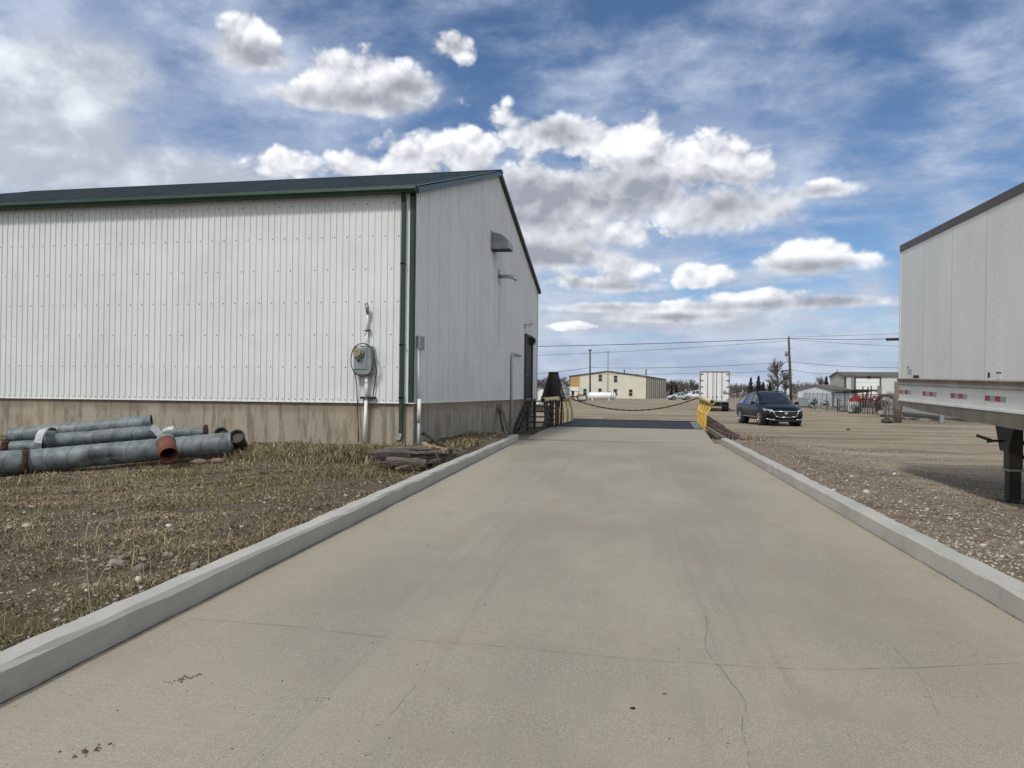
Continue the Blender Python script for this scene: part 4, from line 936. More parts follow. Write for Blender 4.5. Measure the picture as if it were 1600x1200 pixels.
for k_ in range(12):
    x0_ = .03 + 1.22 * k_
    for j_ in range(4):
        mb = MB(); mb.box(x0_ + .155 * j_, x0_ + .155 * (j_ + 1) - .002, -.004, -.0005, -2.705, -2.635); mb.build('reflector', M['tape_red' if j_ % 2 == 0 else 'tape_white'], tr)
def lt(px_, py_): # pixel on the side face -> local x, z
    r_ = ray(px_, py_); n_ = ey; s_ = (T0 - EYE).dot(n_) / r_.dot(n_); p_ = EYE + r_ * s_ - T0; return p_.dot(ex), p_.dot(ez)
for (x0, y0, x1, y1, m_) in ((1418, 577, 1424.5, 585, 'tape_white'), (1427, 586.3, 1436, 590.5, 'dark'), (1543.5, 582, 1547, 590, 'dark'), (1557, 581.5, 1564.5, 583.5, 'dark'), (1557, 583.8, 1563.5, 592, 'white_paint'), (1418, 572, 1419.5, 576, 'dark')):
    a, b = lt(x0, y1), lt(x1, y0); mb = MB(); mb.box(a[0], b[0], -.004, -.0005, a[1], b[1]) if a[0] < b[0] else mb.box(b[0], a[0], -.004, -.0005, a[1], b[1]); mb.build('marking_plate', M[m_], tr)
inv = MW.inverted()
for (yy_, zz_) in ((.50, 1), (WT - .50, 0)):
    xl = 3.35; wpt = MW @ Vector((xl, yy_, -3.0)); gz = gh(wpt.x, wpt.y); zg = (inv @ Vector((wpt.x, wpt.y, gz))).z
    leg = MB(); leg.box(xl - .09, xl + .09, yy_ - .09, yy_ + .09, -3.66, -2.84); lg = leg.build('landing_leg', M['leggrey'], tr, bevel=.01)
    mb = MB(); mb.prism([(xl - .34, -2.96), (xl + .34, -2.96), (xl + .13, -3.42), (xl - .13, -3.42)], yy_ - .12, yy_ - .09); mb.build('bracket', M['leggrey'], lg)
    mb = MB(); mb.box(xl - .075, xl + .075, yy_ - .075, yy_ + .075, zg + .05, -3.66); mb.build('inner_tube', M['legblack'], lg)
    mb = MB(); mb.box(xl - .095, xl + .095, yy_ - .095, yy_ + .095, -3.69, -3.66); mb.build('collar', M['stainless'], lg)
    mb = MB(); mb.box(xl - .13, xl + .13, yy_ - .16, yy_ + .16, zg - .01, zg + .03); mb.prism([(xl - .09, zg + .03), (xl + .09, zg + .03), (xl + .05, zg + .12), (xl - .05, zg + .12)], yy_ - .05, yy_ + .05); mb.build('foot', M['leggrey'], lg)
    if zz_:
        mb = MB(); mb.tube([(xl - .02, yy_ - .10, -3.28), (xl - .06, yy_ - .22, -3.28), (xl - .1, yy_ - .30, -3.30)], .018, 8); mb.tube([(xl - .1, yy_ - .24, -3.28), (xl - .42, yy_ - .30, -3.24)], .022, 8); mb.build('crank_handle', M['dark'], lg)
mb = MB(); mb.beam((3.35, .6, -3.3), (3.35, WT - .6, -3.3), .06, .06); mb.beam((3.4, .6, -3.5), (5.2, 1.2, -2.95), .05, .05); mb.build('brace', M['legblack'], tr)
def wheel(parent, c, r, w_, n=28, side=-1, rim='rim', spokes=5, name='wheel'):
    c = Vector(c); y0, y1 = c.y - w_ / 2, c.y + w_ / 2
    mb = MB(); prof = [(r * .62, y0), (r * .95, y0 + .0), (r, y0 + w_ * .12), (r, y1 - w_ * .12), (r * .95, y1), (r * .62, y1)]
    vs = [(c.x + p_[0] * math.cos(2 * math.pi * j / n), p_[1], c.z + p_[0] * math.sin(2 * math.pi * j / n)) for p_ in prof for j in range(n)]
    k_ = len(prof); mb.add(vs, [(i * n + j, i * n + (j + 1) % n, ((i + 1) % k_) * n + (j + 1) % n, ((i + 1) % k_) * n + j) for i in range(k_) for j in range(n)], 0, True)
    t_ = mb.build(name, M['tyre'], parent)
    ys = y0 if side < 0 else y1
    mb = MB(); mb.cyl((c.x, ys + .05 * -side * .8, c.z), (c.x, c.y, c.z), r * .63, n); mb.build('hub_well', M['black'], t_)
    mb = MB(); mb.ring((c.x, ys + side * .006, c.z), (c.x, ys - side * .05, c.z), r * .66, r * .59, n)
    for k2 in range(spokes):
        a = 2 * math.pi * k2 / spokes + .3; e_ = Vector((math.cos(a), 0, math.sin(a)))
        mb.beam(Vector((c.x, ys - side * .012, c.z)) + e_ * r * .08, Vector((c.x, ys - side * .008, c.z)) + e_ * r * .62, r * .17, .03, 0, (0, 1, 0))
    mb.cyl((c.x, ys - side * .03, c.z), (c.x, ys + side * .004, c.z), r * .14, 12); mb.build('rim', M[rim], t_)
    return t_
gz = gh(8, -1)
for xw in (12.6, 13.85):
    wpt = MW @ Vector((xw, 0, -3)); zg = (inv @ Vector((wpt.x, wpt.y, gh(wpt.x, wpt.y)))).z
    for yy_, sd in ((.28, -1), (WT - .28, 1)): wheel(tr, (xw, yy_, zg + .5), .5, .52, 28, sd, 'white_paint', 8)

# ------------------------------------------------------------------ vehicles
def car(root, S, arches, paint, wins, wind, rearw, wheel_r=.37, ww=.24, sub=1):
    """S: stations (x, ztop, zbelt, w, wt, zbot), x forward"""
    rows = []
    def half(s_):
        x, zt_, zb_, w_, wt_, z0 = s_
        zr = max(zt_ - .085, zb_ + .012)
        return [(0, z0), (w_ * .86, z0), (w_ * .975, z0 + .10), (w_, (z0 + zb_) * .5 + .04), (w_ * .99, zb_ - .10), (w_ * .955, zb_), (wt_, zr), (wt_ * .86, zt_ - .012), (0, zt_)]
    for s_ in S:
        h_ = half(s_); rows.append([(s_[0], -y, z) for y, z in h_] + [(s_[0], y, z) for y, z in reversed(h_[1:-1])])
    k_ = len(rows[0]); mb = MB(); vs = [p_ for r_ in rows for p_ in r_]
    mb.add(vs, [(i * k_ + j, i * k_ + (j + 1) % k_, (i + 1) * k_ + (j + 1) % k_, (i + 1) * k_ + j) for i in range(len(rows) - 1) for j in range(k_)], 0, True)
    mb.add(rows[0], [tuple(range(k_))], 0); mb.add(rows[-1], [tuple(range(k_ - 1, -1, -1))], 0)
    body = mb.build('body', M[paint], root)
    if sub: sb = body.modifiers.new('subsurf', 'SUBSURF'); sb.levels = sb.render_levels = sub
    X = np.array([s_[0] for s_ in S])
    def at(x): return [float(np.interp(x, X, [s_[i] for s_ in S])) for i in range(6)]
    def sidep(x, t_, sg):
        s_ = at(x); h_ = half(s_); a, b = h_[5], h_[6]; y = a[0] + (b[0] - a[0]) * t_ + .014; return (x, sg * y, a[1] + (b[1] - a[1]) * t_)
    for sg in (-1, 1):
        for (x0, x1, x0t, x1t) in wins:
            mb = MB(); n_ = 5; vs = []
            for i in range(n_ + 1):
                f_ = i / n_; vs += [sidep(x0 + (x1 - x0) * f_, .06, sg), sidep(x0t + (x1t - x0t) * f_, .94, sg)]
            mb.add(vs, [(2 * i, 2 * i + 2, 2 * i + 3, 2 * i + 1) for i in range(n_)], 0, True); mb.build('side_window', M['carglass'], body)
    for nm, (xa, xb) in (('windshield', wind), ('rear_window', rearw)):
        mb = MB(); n_ = 5; m_ = 6; vs = []; 
        for i in range(n_ + 1):
            x = xa + (xb - xa) * i / n_; s_ = at(x); off = .022
            for j in range(m_ + 1):
                f_ = -1 + 2 * j / m_; y = f_ * (s_[4] * .90 + .02); z = s_[1] - .012 * abs(f_) - .02 * max(0, abs(f_) - .7) * 3
                vs.append((x + (off * .7 if xa > 0 else -off * .7), y, z + off))
        mb.add(vs, [(i * (m_ + 1) + j, i * (m_ + 1) + j + 1, (i + 1) * (m_ + 1) + j + 1, (i + 1) * (m_ + 1) + j) for i in range(n_) for j in range(m_)], 0, True)
        mb.build(nm, M['carglass'], body)
    for xw in arches:
        w_ = at(xw)[3]
        for sg in (-1, 1):
            mb = MB(); mb.cyl((xw, sg * (w_ - .35), wheel_r + .02), (xw, sg * (w_ + .006), wheel_r + .02), wheel_r + .075, 24); mb.build('wheel_arch', M['black'], body)
            wheel(root, (xw, sg * (w_ - ww / 2 + .03), wheel_r), wheel_r, ww, 26, sg)
    return body, at
# dark SUV
SUV = [(-2.59, .90, .86, .78, .70, .50), (-2.55, 1.02, .98, .90, .76, .36), (-2.44, 1.22, 1.08, .95, .70, .30), (-2.22, 1.46, 1.09, .975, .64, .27), (-1.85, 1.60, 1.07, .99, .645, .26), (-1.1, 1.70, 1.03, 1.0, .665, .26),
       (-.3, 1.735, 1.01, 1.0, .68, .26), (.25, 1.705, 1.00, 1.0, .68, .26), (.70, 1.52, .995, 1.0, .70, .26), (1.1, 1.27, .99, .995, .77, .26), (1.42, 1.10, .98, .985, .84, .27), (1.8, 1.055, .95, .975, .82, .28), (2.15, .985, .90, .955, .78, .28), (2.42, .89, .82, .90, .72, .29), (2.54, .76, .70, .83, .68, .30), (2.59, .60, .57, .74, .66, .36)]
fr = PD(1192, 663.5, 37.6); rear = PD(1156, 659.5, 40.4)
los = (PD(1205, 640, 39) - EYE); los.z = 0; los.normalize(); rp = Vector((los.y, -los.x, 0)); hd = (-los * math.cos(R(19)) + rp * math.sin(R(19)))
SC = PD(1200, 640, 40.1); ang = math.atan2(hd.y, hd.x)
suv = thing('suv', 'dark blue-black suv facing the ramp on the gravel yard', 'suv', (SC.x, SC.y, gh(SC.x, SC.y)), ang)
body, at = car(suv, SUV, (1.60, -1.47), 'suv', [(.15, 1.02, .15, .52), (-.98, .07, -.98, .07), (-2.02, -1.08, -1.80, -1.08)], (.34, 1.36), (-2.26, -2.42), .385, .25)
mb = MB(); hx = 2.575
mb.prism([(-.62, .72), (.62, .72), (.50, .50), (.30, .45), (-.30, .45), (-.50, .50)], hx - .12, hx + .035, 0, 'x'); gr = mb.build('grille', M['black'], suv)
def framepath(pts, r_, nm, m_, par):
    mb = MB()
    for a, b in zip(pts[:-1], pts[1:]): mb.tube([a, b], r_, 6)
    return mb.build(nm, M[m_], par)
framepath([(hx + .04, y, z) for y, z in ((-.62, .73), (-.50, .50), (-.30, .445), (.30, .445), (.50, .50), (.62, .73), (-.62, .73))], .017, 'grille_trim', 'chrome', gr)
mb = MB(); mb.box(hx + .03, hx + .055, -.07, .07, .60, .69); mb.build('emblem', M['chrome'], gr)
for z_ in (.55, .61, .67): mb = MB(); mb.box(hx + .030, hx + .042, -.5, .5, z_, z_ + .012); mb.build('grille_bar', M['dark'], gr)
for sg in (-1, 1):
    mb = MB(); mb.add([(2.53, sg * .62, .80), (2.28, sg * .93, .84), (2.10, sg * .965, .88), (2.22, sg * .955, .76), (2.50, sg * .76, .70), (2.58, sg * .63, .72)], [(0, 1, 2, 3, 4, 5)]); sol = mb.build('headlight', M['lamp'], suv, fix=False); md = sol.modifiers.new('s', 'SOLIDIFY'); md.thickness = .05; md.offset = 0
    framepath([(2.60, sg * .52, .345), (2.585, sg * .66, .33), (2.50, sg * .80, .35), (2.38, sg * .92, .38)], .022, 'bumper_trim', 'chrome', suv)
    mb = MB(); mb.prism([(-.10, -.02), (.10, .0), (.08, .13), (-.04, .14)], sg * 1.02, sg * 1.22); o = mb.build('mirror', M['suv'], suv, bevel=.02); o.location = (.98, 0, 1.06)
    mb = MB(); mb.box(-.95, 1.1, sg * 1.004 - .008, sg * 1.004 + .008, .42, .45); mb.build('door_trim', M['chrome'], suv)
    mb = MB(); mb.tube([(-2.0, sg * .63, 1.56), (-1.0, sg * .66, 1.72), (.1, sg * .67, 1.73), (.40, sg * .66, 1.67)], .02, 6); mb.build('roof_rail', M['dark'], suv)
    mb = MB(); mb.tube([(-2.15, sg * .86, 1.14), (-1.9, sg * .74, 1.48), (-.6, sg * .72, 1.62), (.25, sg * .73, 1.60), (.70, sg * .77, 1.43), (1.15, sg * .90, 1.08)], .013, 6); mb.build('window_trim', M['stainless'], suv)
mb = MB(); mb.box(2.30, 2.60, -.70, .70, .22, .34); mb.build('front_bumper', M['black'], suv, bevel=.03)
# silver sedan and white pickup far behind
SED = [(-2.35, .80, .76, .70, .66, .42), (-2.30, .98, .92, .82, .70, .30), (-1.9, 1.02, .93, .87, .68, .25), (-1.45, 1.08, .92, .89, .66, .24), (-.8, 1.38, .91, .90, .60, .24), (-.2, 1.44, .90, .90, .60, .24), (.3, 1.38, .89, .90, .60, .24), (1.05, .98, .87, .89, .72, .24), (1.8, .88, .80, .86, .70, .25), (2.2, .76, .70, .78, .62, .27), (2.35, .58, .55, .68, .6, .32)]
c = PD(1061, 625, 148); los = Vector((c.x, c.y, 0)).normalized(); rp = Vector((los.y, -los.x, 0))
hd = -rp * math.cos(R(22)) - los * math.sin(R(22))
sed = thing('sedan', 'silver sedan parked before the white pickup beyond the yard', 'sedan', (c.x, c.y, gh(c.x, c.y)), math.atan2(hd.y, hd.x))
car(sed, SED, (1.42, -1.38), 'silver', [(.02, .80, .02, .32), (-.85, -.06, -.7, -.06)], (.34, 1.0), (-.85, -1.42), .34, .22)
PK = [(-2.9, 1.06, 1.04, .92, .90, .50), (-2.86, 1.12, 1.10, .96, .92, .42), (-1.25, 1.14, 1.12, .98, .93, .42), (-1.22, 1.2, 1.12, .98, .9, .42), (-1.15, 1.80, 1.13, .98, .72, .42), (-.5, 1.90, 1.13, .98, .73, .42), (.45, 1.88, 1.12, .98, .74, .42), (1.15, 1.28, 1.11, .98, .84, .42), (1.3, 1.20, 1.11, .98, .86, .42), (2.3, 1.14, 1.05, .96, .86, .42), (2.75, 1.02, .98, .9, .82, .42), (2.85, .8, .76, .84, .8, .46)]
c = PD(1086, 626, 158); los = Vector((c.x, c.y, 0)).normalized(); rp = Vector((los.y, -los.x, 0)); hd = -rp * math.cos(R(12)) - los * math.sin(R(12))
pk = thing('pickup_truck', 'white crew cab pickup parked behind the silver sedan', 'pickup truck', (c.x, c.y, gh(c.x, c.y)), math.atan2(hd.y, hd.x))
car(pk, PK, (1.85, -1.75), 'carwhite', [(.10, 1.0, .10, .50), (-1.0, .0, -1.0, .0)], (.55, 1.12), (-1.14, -1.20), .42, .26)

# far white box trailer seen from behind
c = PD(1116.5, 641, 69); d_ = 69 / 1200
cz = gh(c.x, c.y); hz2 = lambda py: 1.6 - (py - 616) * d_ - cz
los = Vector((c.x, c.y, 0)).normalized(); ang = math.atan2(los.y, los.x) - math.pi / 2 + R(1.4)
bt = thing('box_trailer', 'white box trailer seen from behind with four lock rods on its doors', 'box trailer', (c.x, c.y, cz), ang)
hw = 1.30; zt, zb = hz2(580), hz2(628.5)
mb = MB(); mb.box(-hw, hw, .06, 14.5, zb, zt - .02); mb.build('body', M['tankwhite'], bt)
mb = MB()
for (a, b, c_, d2) in ((-hw - .02, -hw + .09, zb, zt), (hw - .09, hw + .02, zb, zt), (-hw + .09, hw - .09, zt - .12, zt), (-hw + .09, hw - .09, zb, zb + .10)): mb.box(a, b, -.03, .10, c_, d2)
mb.build('door_frame', M['stainless'], bt)
for sg in (-1, 1):
    mb = MB(); mb.box(min(sg * .01, sg * (hw - .1)), max(sg * .01, sg * (hw - .1)), .0, .06, zb + .11, zt - .13); dr = mb.build('door', M['carwhite'], bt)
    for xr in (.16, .62):
        mb = MB(); mb.cyl((sg * xr, -.04, zb + .05), (sg * xr, -.04, zt - .08), .022, 8); mb.build('lock_rod', M['dark'], dr)
        mb = MB(); mb.box(sg * xr - .06, sg * xr + .06, -.07, -.01, zb + .45, zb + .50); mb.build('handle', M['dark'], dr)
    for k_ in range(5):
        z_ = zb + .2 + k_ * (zt - zb - .5) / 4; mb = MB(); mb.box(min(sg * (hw - .3), sg * hw), max(sg * (hw - .3), sg * hw), -.05, -.005, z_, z_ + .06); mb.build('hinge', M['dark'], dr)
    for yy_ in (1.0, 2.3): wheel(bt, (0, 0, 0), .5, .5, 20, -1, 'dark', 6) if False else None
mb = MB(); cc = Vector((hw - .42, -.012, zb + .87)); mb.obox(cc, Vector((.22, 0, .22)), Vector((-.22, 0, .22)), Vector((0, .012, 0))); pl = mb.build('placard', M['stainless'], bt)
mb = MB(); mb.obox(cc + Vector((0, -.012, 0)), Vector((.16, 0, .16)), Vector((-.16, 0, .16)), Vector((0, .01, 0))); mb.build('placard_face', M['meter_grey'], pl)
mb = MB(); mb.box(-1.1, 1.1, .05, .15, .45, .57); mb.box(-.6, -.5, .06, .14, .57, zb); mb.box(.5, .6, .06, .14, .57, zb); mb.build('rear_bumper', M['dark'], bt)
mb = MB(); mb.box(-.5, .5, .3, 13, zb - .3, zb); mb.build('chassis', M['black'], bt)
for yy_ in (1.1, 2.4):
    for sg in (-1, 1):
        mb = MB(); mb.cyl((sg * .70, yy_, .5), (sg * 1.25, yy_, .5), .5, 24); wv = mb.build('wheel', M['tyre'], bt); mb = MB(); mb.cyl((sg * 1.24, yy_, .5), (sg * 1.26, yy_, .5), .27, 16); mb.build('rim', M['stainless'], wv)
for sg in (-1, 1):
    mb = MB(); mb.box(sg * .95 - .3, sg * .95 + .3, .45, .46, .2, zb - .1); mb.build('mud_flap', M['black'], bt)
# ------------------------------------------------------------------ far buildings
def frame_at(px0, px1, d0, d1):
    a = PD(px0, 620, d0); b = PD(px1, 620, d1); a.z = b.z = 0; return a, b
def shed(name, label, A, B, depth, he, hr, zg, mw, mr, mg=None, sp=.6, trim='brownroof'):
    """gable wall from A to B (facing the camera), long side running back"""
    e = (B - A); wdt = e.length; ang = math.atan2(e.y, e.x); t = thing(name, label, 'building', (A.x, A.y, zg), ang)
    mb = MB(); gt_ = lambda u: he + (hr - he) * (1 - abs(u - wdt / 2) / (wdt / 2)); corr(mb, 0, wdt, gt_, 0, Pf, sp=sp, dep=.04, ph=.1, extra=(wdt / 2,)); mb.build('gable_wall', M[mg or mw], t, fix=False)
    mb = MB(); corr(mb, 0, depth, lambda u: he, 0, lambda u, d, z_: (wdt + d, u, z_), sp=sp, dep=.04); mb.build('side_wall', M[mw], t, fix=False)
    mb = MB(); corr(mb, 0, depth, lambda u: he, 0, lambda u, d, z_: (-d, u, z_), sp=sp, dep=.04); mb.build('side_wall', M[mw], t, fix=False)
    mb = MB(); mb.prism([(0.05, 0), (wdt - .05, 0), (wdt - .05, he), (wdt / 2, hr - .05), (.05, he)], depth - .1, depth); mb.build('rear_wall', M[mw], t)
    o = .2
    for s_ in (0, 1):
        xa = -o if s_ == 0 else wdt + o; sl2 = (hr - he) / (wdt / 2)
        mb = MB(); mb.add([(xa, -.2, he - o * sl2 + .05), (wdt / 2, -.2, hr + .05), (wdt / 2, depth + .2, hr + .05), (xa, depth + .2, he - o * sl2 + .05), (xa, -.2, he - o * sl2 - .20), (wdt / 2, -.2, hr - .20), (wdt / 2, depth + .2, hr - .20), (xa, depth + .2, he - o * sl2 - .20)],
            [(0, 1, 2, 3), (4, 7, 6, 5), (0, 4, 5, 1), (2, 6, 7, 3), (0, 3, 7, 4)]); mb.build('roof', M[mr], t)
    return t, wdt
A = PD(890, 620, 173.4); B = PD(1011, 620, 168); A.z = B.z = 0; zg = gh(B.x, B.y) - .1
k = 169 / 1200
bb, wd_ = shed('beige_building', 'long cream two-storey metal building with a tan corner across the yard', A, B, 34, 5.0, 6.15, zg, 'beige', 'brownroof')
def bu(px): r_ = ray(px, 600); # intersection with gable line
def onwall(px, py):
    n_ = Vector(((B - A).y, -(B - A).x, 0)).normalized(); r_ = ray(px, py); s_ = (A - EYE).dot(n_) / r_.dot(n_); p_ = EYE + r_ * s_; return (p_ - A).dot((B - A).normalized()), p_.z - zg
for (px, py) in ((938, 590.5), (962, 592), (914, 612.5), (937.5, 612), (961.5, 613), (985.5, 613.5)):
    u, z_ = onwall(px, py); mb = MB(); mb.box(u - .38, u + .38, -.06, -.045, z_ - .72, z_ + .72); fr_ = None
    wf = MB()
    for (a, b, c_, d2) in ((u - .46, u - .38, z_ - .8, z_ + .8), (u + .38, u + .46, z_ - .8, z_ + .8), (u - .38, u + .38, z_ - .8, z_ - .72), (u - .38, u + .38, z_ + .72, z_ + .8), (u - .38, u + .38, z_ - .03, z_ + .03)): wf.box(a, b, -.085, -.045, c_, d2)
    w_o = wf.build('window', M['shopwhite'], bb); mb.build('pane', M['glass'], w_o)
mb = MB(); u0, _ = onwall(891, 600); u1, _ = onwall(905.5, 600); mb.prism([(u0 + .05, 0.2), (u1, .2), (u1, 5.25), (u0 + .05, 4.95)], -.062, -.048); mb.build('tan_panel', M['tan'], bb)
mb = MB(); mb.box(-.05, .18, -.08, -.05, 0, 5.0); mb.box(wd_ - .2, wd_ + .06, -.08, -.05, 0, 5.0); mb.build('corner_trim', M['brownroof'], bb)
for u_ in np.arange(2.5, 33, 3.6): mb = MB(); mb.box(wd_ + .05, wd_ + .12, u_, u_ + .35, 0, 4.9); mb.build('downspout', M['brownroof'], bb)
for px in (973, 1007.5):
    u, _ = onwall(px, 580); mb = MB(); hh_ = 6.2 if px < 990 else 6.0; mb.cyl((u, 2.0, 5.2), (u, 2.0, hh_ + (.3 if px < 990 else .6)), .12, 8); mb.build('roof_vent', M['dark'], bb)
# lean-to strip on the ground by it

# pale workshop on the right
A = PD(1297, 615, 137); B = PD(1320, 615, 128); A.z = B.z = 0; zg = gh(B.x, B.y) - .1
hk = lambda py, d, hzn=618.5: 1.6 - (py - hzn) * d / 1200 - zg
ws, w2 = shed('workshop', 'pale grey metal workshop with a large white overhead door behind the fence', A, B, 26, hk(586.8, 128), hk(582, 133), zg, 'shopwhite', 'tinroof', 'shopgrey', sp=.5)
ea = (B - A).normalized(); bk = Vector((-ea.y, ea.x, 0))
def onside(px, py):
    r_ = ray(px, py); s_ = (B - EYE).dot(ea) / r_.dot(ea); p_ = EYE + r_ * s_; return (p_ - B).dot(bk), p_.z - zg
(u0, zt_), (u1, _) = onside(1337, 591), onside(1374, 591)
mb = MB(); mb.box(w2 + .05, w2 + .09, u0, u1, 0, zt_); dr = mb.build('overhead_door', M['door_white'], ws)
for q in (1, 2, 3, 4, 5): mb = MB(); mb.box(w2 + .088, w2 + .10, u0 + .02, u1 - .02, zt_ * q / 6 - .02, zt_ * q / 6 + .02); mb.build('panel_joint', M['shopgrey'], dr)
for pa, pb in ((1340.5, 1345), (1367, 1372)):
    a, z_ = onside(pa, 612); b, _ = onside(pb, 612); mb = MB(); mb.box(w2 + .09, w2 + .12, a, b, z_ - .09, z_ + .09); mb.build('door_window', M['glass'], dr)
mb = MB(); mb.box(w2 + .05, w2 + .13, u0 - .25, u0, 0, zt_ + .25); mb.box(w2 + .05, w2 + .13, u1, u1 + .25, 0, zt_ + .25); mb.box(w2 + .05, w2 + .13, u0, u1, zt_, zt_ + .25); mb.build('door_frame', M['brownroof'], ws)
a, _ = onside(1329.5, 600); mb = MB(); mb.box(w2 + .05, w2 + .08, a, u0 - .26, 0, hk(587, 128)); mb.build('dark_panel', M['meter_grey'], ws)
mb = MB(); mb.box(w2 + .04, w2 + .09, -.02, .22, 0, hk(587, 128)); mb.box(w2 - .15, w2 + .0, -.09, -.04, 0, hk(587, 128)); mb.build('corner_trim', M['brownroof'], ws)
a, z_ = onside(1357, 588.5); mb = MB(); mb.box(w2 + .05, w2 + .4, a - .22, a + .22, z_ - .12, z_ + .12); mb.build('door_lamp', M['dark'], ws)
a, z_ = onside(1390, 612); mb = MB(); mb.box(w2 + .05, w2 + .09, a - .45, a + .45, 0, 2.1); mb.build('side_door', M['shopgrey'], ws)
mb = MB(); mb.cyl((w2 * .45, .1, hk(582, 133) + .0), (w2 * .45, .1, hk(582, 133) + .55), .05, 6); mb.build('mast', M['dark'], ws)
# low pale shed in front of it
A = PD(1247, 615, 104); B = PD(1300, 615, 101); A.z = B.z = 0; zg = gh(B.x, B.y) - .1
hs, w3 = shed('tin_shed', 'low pale blue-white tin shed left of the workshop behind the fence', A, B, 7, 2.35, 2.95, zg, 'tin', 'tinroof', sp=.4)
# dark open lean-to between them
A = PD(1301, 615, 96); B = PD(1338, 615, 92); zg = gh(B.x, B.y)
t = thing('open_shelter', 'low open shelter with a sloping dark roof between tin shed and overhead door', 'shelter', (A.x, A.y, zg), math.atan2(B.y - A.y, B.x - A.x)); wd4 = (B - A).length
wd4 = math.hypot(B.x - A.x, B.y - A.y)
mb = MB(); mb.prism([(-.1, 1.75), (wd4 + .2, 2.18), (wd4 + .2, 2.26), (-.1, 1.85)], -.2, 3.5); mb.build('roof', M['brownroof'], t)
for x_, h_ in ((0, 1.76), (wd4 * .5, 1.95), (wd4 - .1, 2.15)):
    for y_ in (0, 3.2): mb = MB(); mb.box(x_, x_ + .1, y_, y_ + .1, -.1, h_ + .02); mb.build('post', M['pole'], t)
mb = MB(); mb.box(.1, wd4 * .8, 2.6, 3.1, 0, 1.2); mb.build('back_wall', M['dark'], t)

# ------------------------------------------------------------------ tanks and machines by the beige building
c = PD(940.5, 626, 134); zg = gh(c.x, c.y); kk_ = 134 / 1200
los = Vector((c.x, c.y, 0)).normalized(); ang = math.atan2(-los.x, los.y)
t = thing('propane_tank', 'long white cylinder tank lying on saddles before the beige building', 'tank', (c.x, c.y, zg), ang + R(4))
hl = 18 * kk_; rr = 5.6 * kk_; zc = rr + .16
mb = MB(); mb.tube([(-hl - .42, 0, zc), (-hl - .34, 0, zc), (-hl - .18, 0, zc), (-hl, 0, zc), (hl, 0, zc), (hl + .18, 0, zc), (hl + .34, 0, zc), (hl + .42, 0, zc)], [rr * .2, rr * .6, rr * .88, rr, rr, rr * .88, rr * .6, rr * .2], 24); mb.build('shell', M['tankwhite'], t)
for x_ in (hl * .78, hl * .95): mb = MB(); mb.ring((x_, 0, zc), (x_ + .07, 0, zc), rr + .015, rr - .01, 24); mb.build('band', M['dark'], t)
for x_ in (-hl * .85, hl * .6): mb = MB(); mb.box(x_ - .1, x_ + .1, -.5, .5, 0, zc - rr * .75); mb.build('saddle', M['tankwhite'], t)
mb = MB(); mb.cyl((hl * .62, 0, zc + rr - .02), (hl * .62, 0, zc + rr + .28), .16, 12); mb.build('valve_dome', M['meter_grey'], t)
# white seed/feed trailer
c = PD(899, 626, 122); zg = gh(c.x, c.y); q = 122 / 1200; los = Vector((c.x, c.y, 0)).normalized(); ang = math.atan2(-los.x, los.y)
t = thing('seed_tender', 'white hopper machine with black wheels parked left of the white cylinder tank', 'seed tender', (c.x, c.y, zg), ang)
X_ = lambda px: (px - 899) * q; Zp = lambda py: (626 - py) * q
mb = MB(); mb.prism([(X_(885), Zp(609)), (X_(903.5), Zp(610.5)), (X_(903.5), Zp(604)), (X_(885.5), Zp(604))], -.9, .9); mb.prism([(X_(888), Zp(617)), (X_(901), Zp(617)), (X_(903.5), Zp(610.5)), (X_(886), Zp(609.5))], -.8, .8); mb.build('hopper', M['tankwhite'], t)
mb = MB(); mb.box(X_(903.6), X_(910), -.7, .7, Zp(611), Zp(604)); mb.build('engine_box', M['shopwhite'], t)
mb = MB(); mb.cyl((X_(879), 0, Zp(607.5)), (X_(885.5), 0, Zp(606)), .13, 10); mb.build('auger_tube', M['tankwhite'], t)
mb = MB(); mb.box(X_(878), X_(880), -.14, .14, Zp(610), Zp(607)); mb.build('spout', M['black'], t)
for a, b in ((890, 889), (899, 900.5)): mb = MB(); mb.beam((X_(a), -.7, Zp(617)), (X_(b), -.7, Zp(624)), .16, .12); mb.build('leg', M['tankwhite'], t)
mb = MB(); mb.box(X_(889), X_(913), -.5, .5, Zp(620.5), Zp(618)); mb.build('chassis', M['dark'], t)
for px in (907, 912.5):
    for sg in (-1, 1): wheel(t, (X_(px), sg * .85, .55), .55, .4, 22, sg, 'white_paint', 6)
mb = MB(); mb.box(X_(893), X_(897), -.85, -.3, Zp(617), Zp(608.5)); mb.build('pump_unit', M['black'], t)
# grey bins behind the rusty cone
for px0, px1, py0, d, lb in ((833, 848, 603.5, 116, 'grey steel bin at the far corner of the ramp building'), (869, 890, 600.5, 119, 'grey steel bin between the rusty cone and the white hopper machine')):
    c = PD((px0 + px1) / 2, 625, d); r_ = (px1 - px0) / 2 * d / 1200; zt = (625 - py0) * d / 1200
    t = thing('steel_bin', lb, 'bin', (c.x, c.y, gh(c.x, c.y))); mb = MB(); mb.cyl((0, 0, 0), (0, 0, zt - .35), r_, 24); mb.build('shell', M['grey_bin'], t)
    mb = MB(); mb.cyl((0, 0, zt - .35), (0, 0, zt), r_ + .03, 24, 0, r_ * .3); mb.build('lid', M['grey_bin'], t)
    for z_ in (zt * .25, zt * .5): mb = MB(); mb.ring((0, 0, z_), (0, 0, z_ + .05), r_ + .03, r_ - .01, 24); mb.build('hoop', M['grey_bin'], t)
c = PD(843, 624, 100); q = 100 / 1200; los = Vector((c.x, c.y, 0)).normalized(); ang = math.atan2(-los.x, los.y)
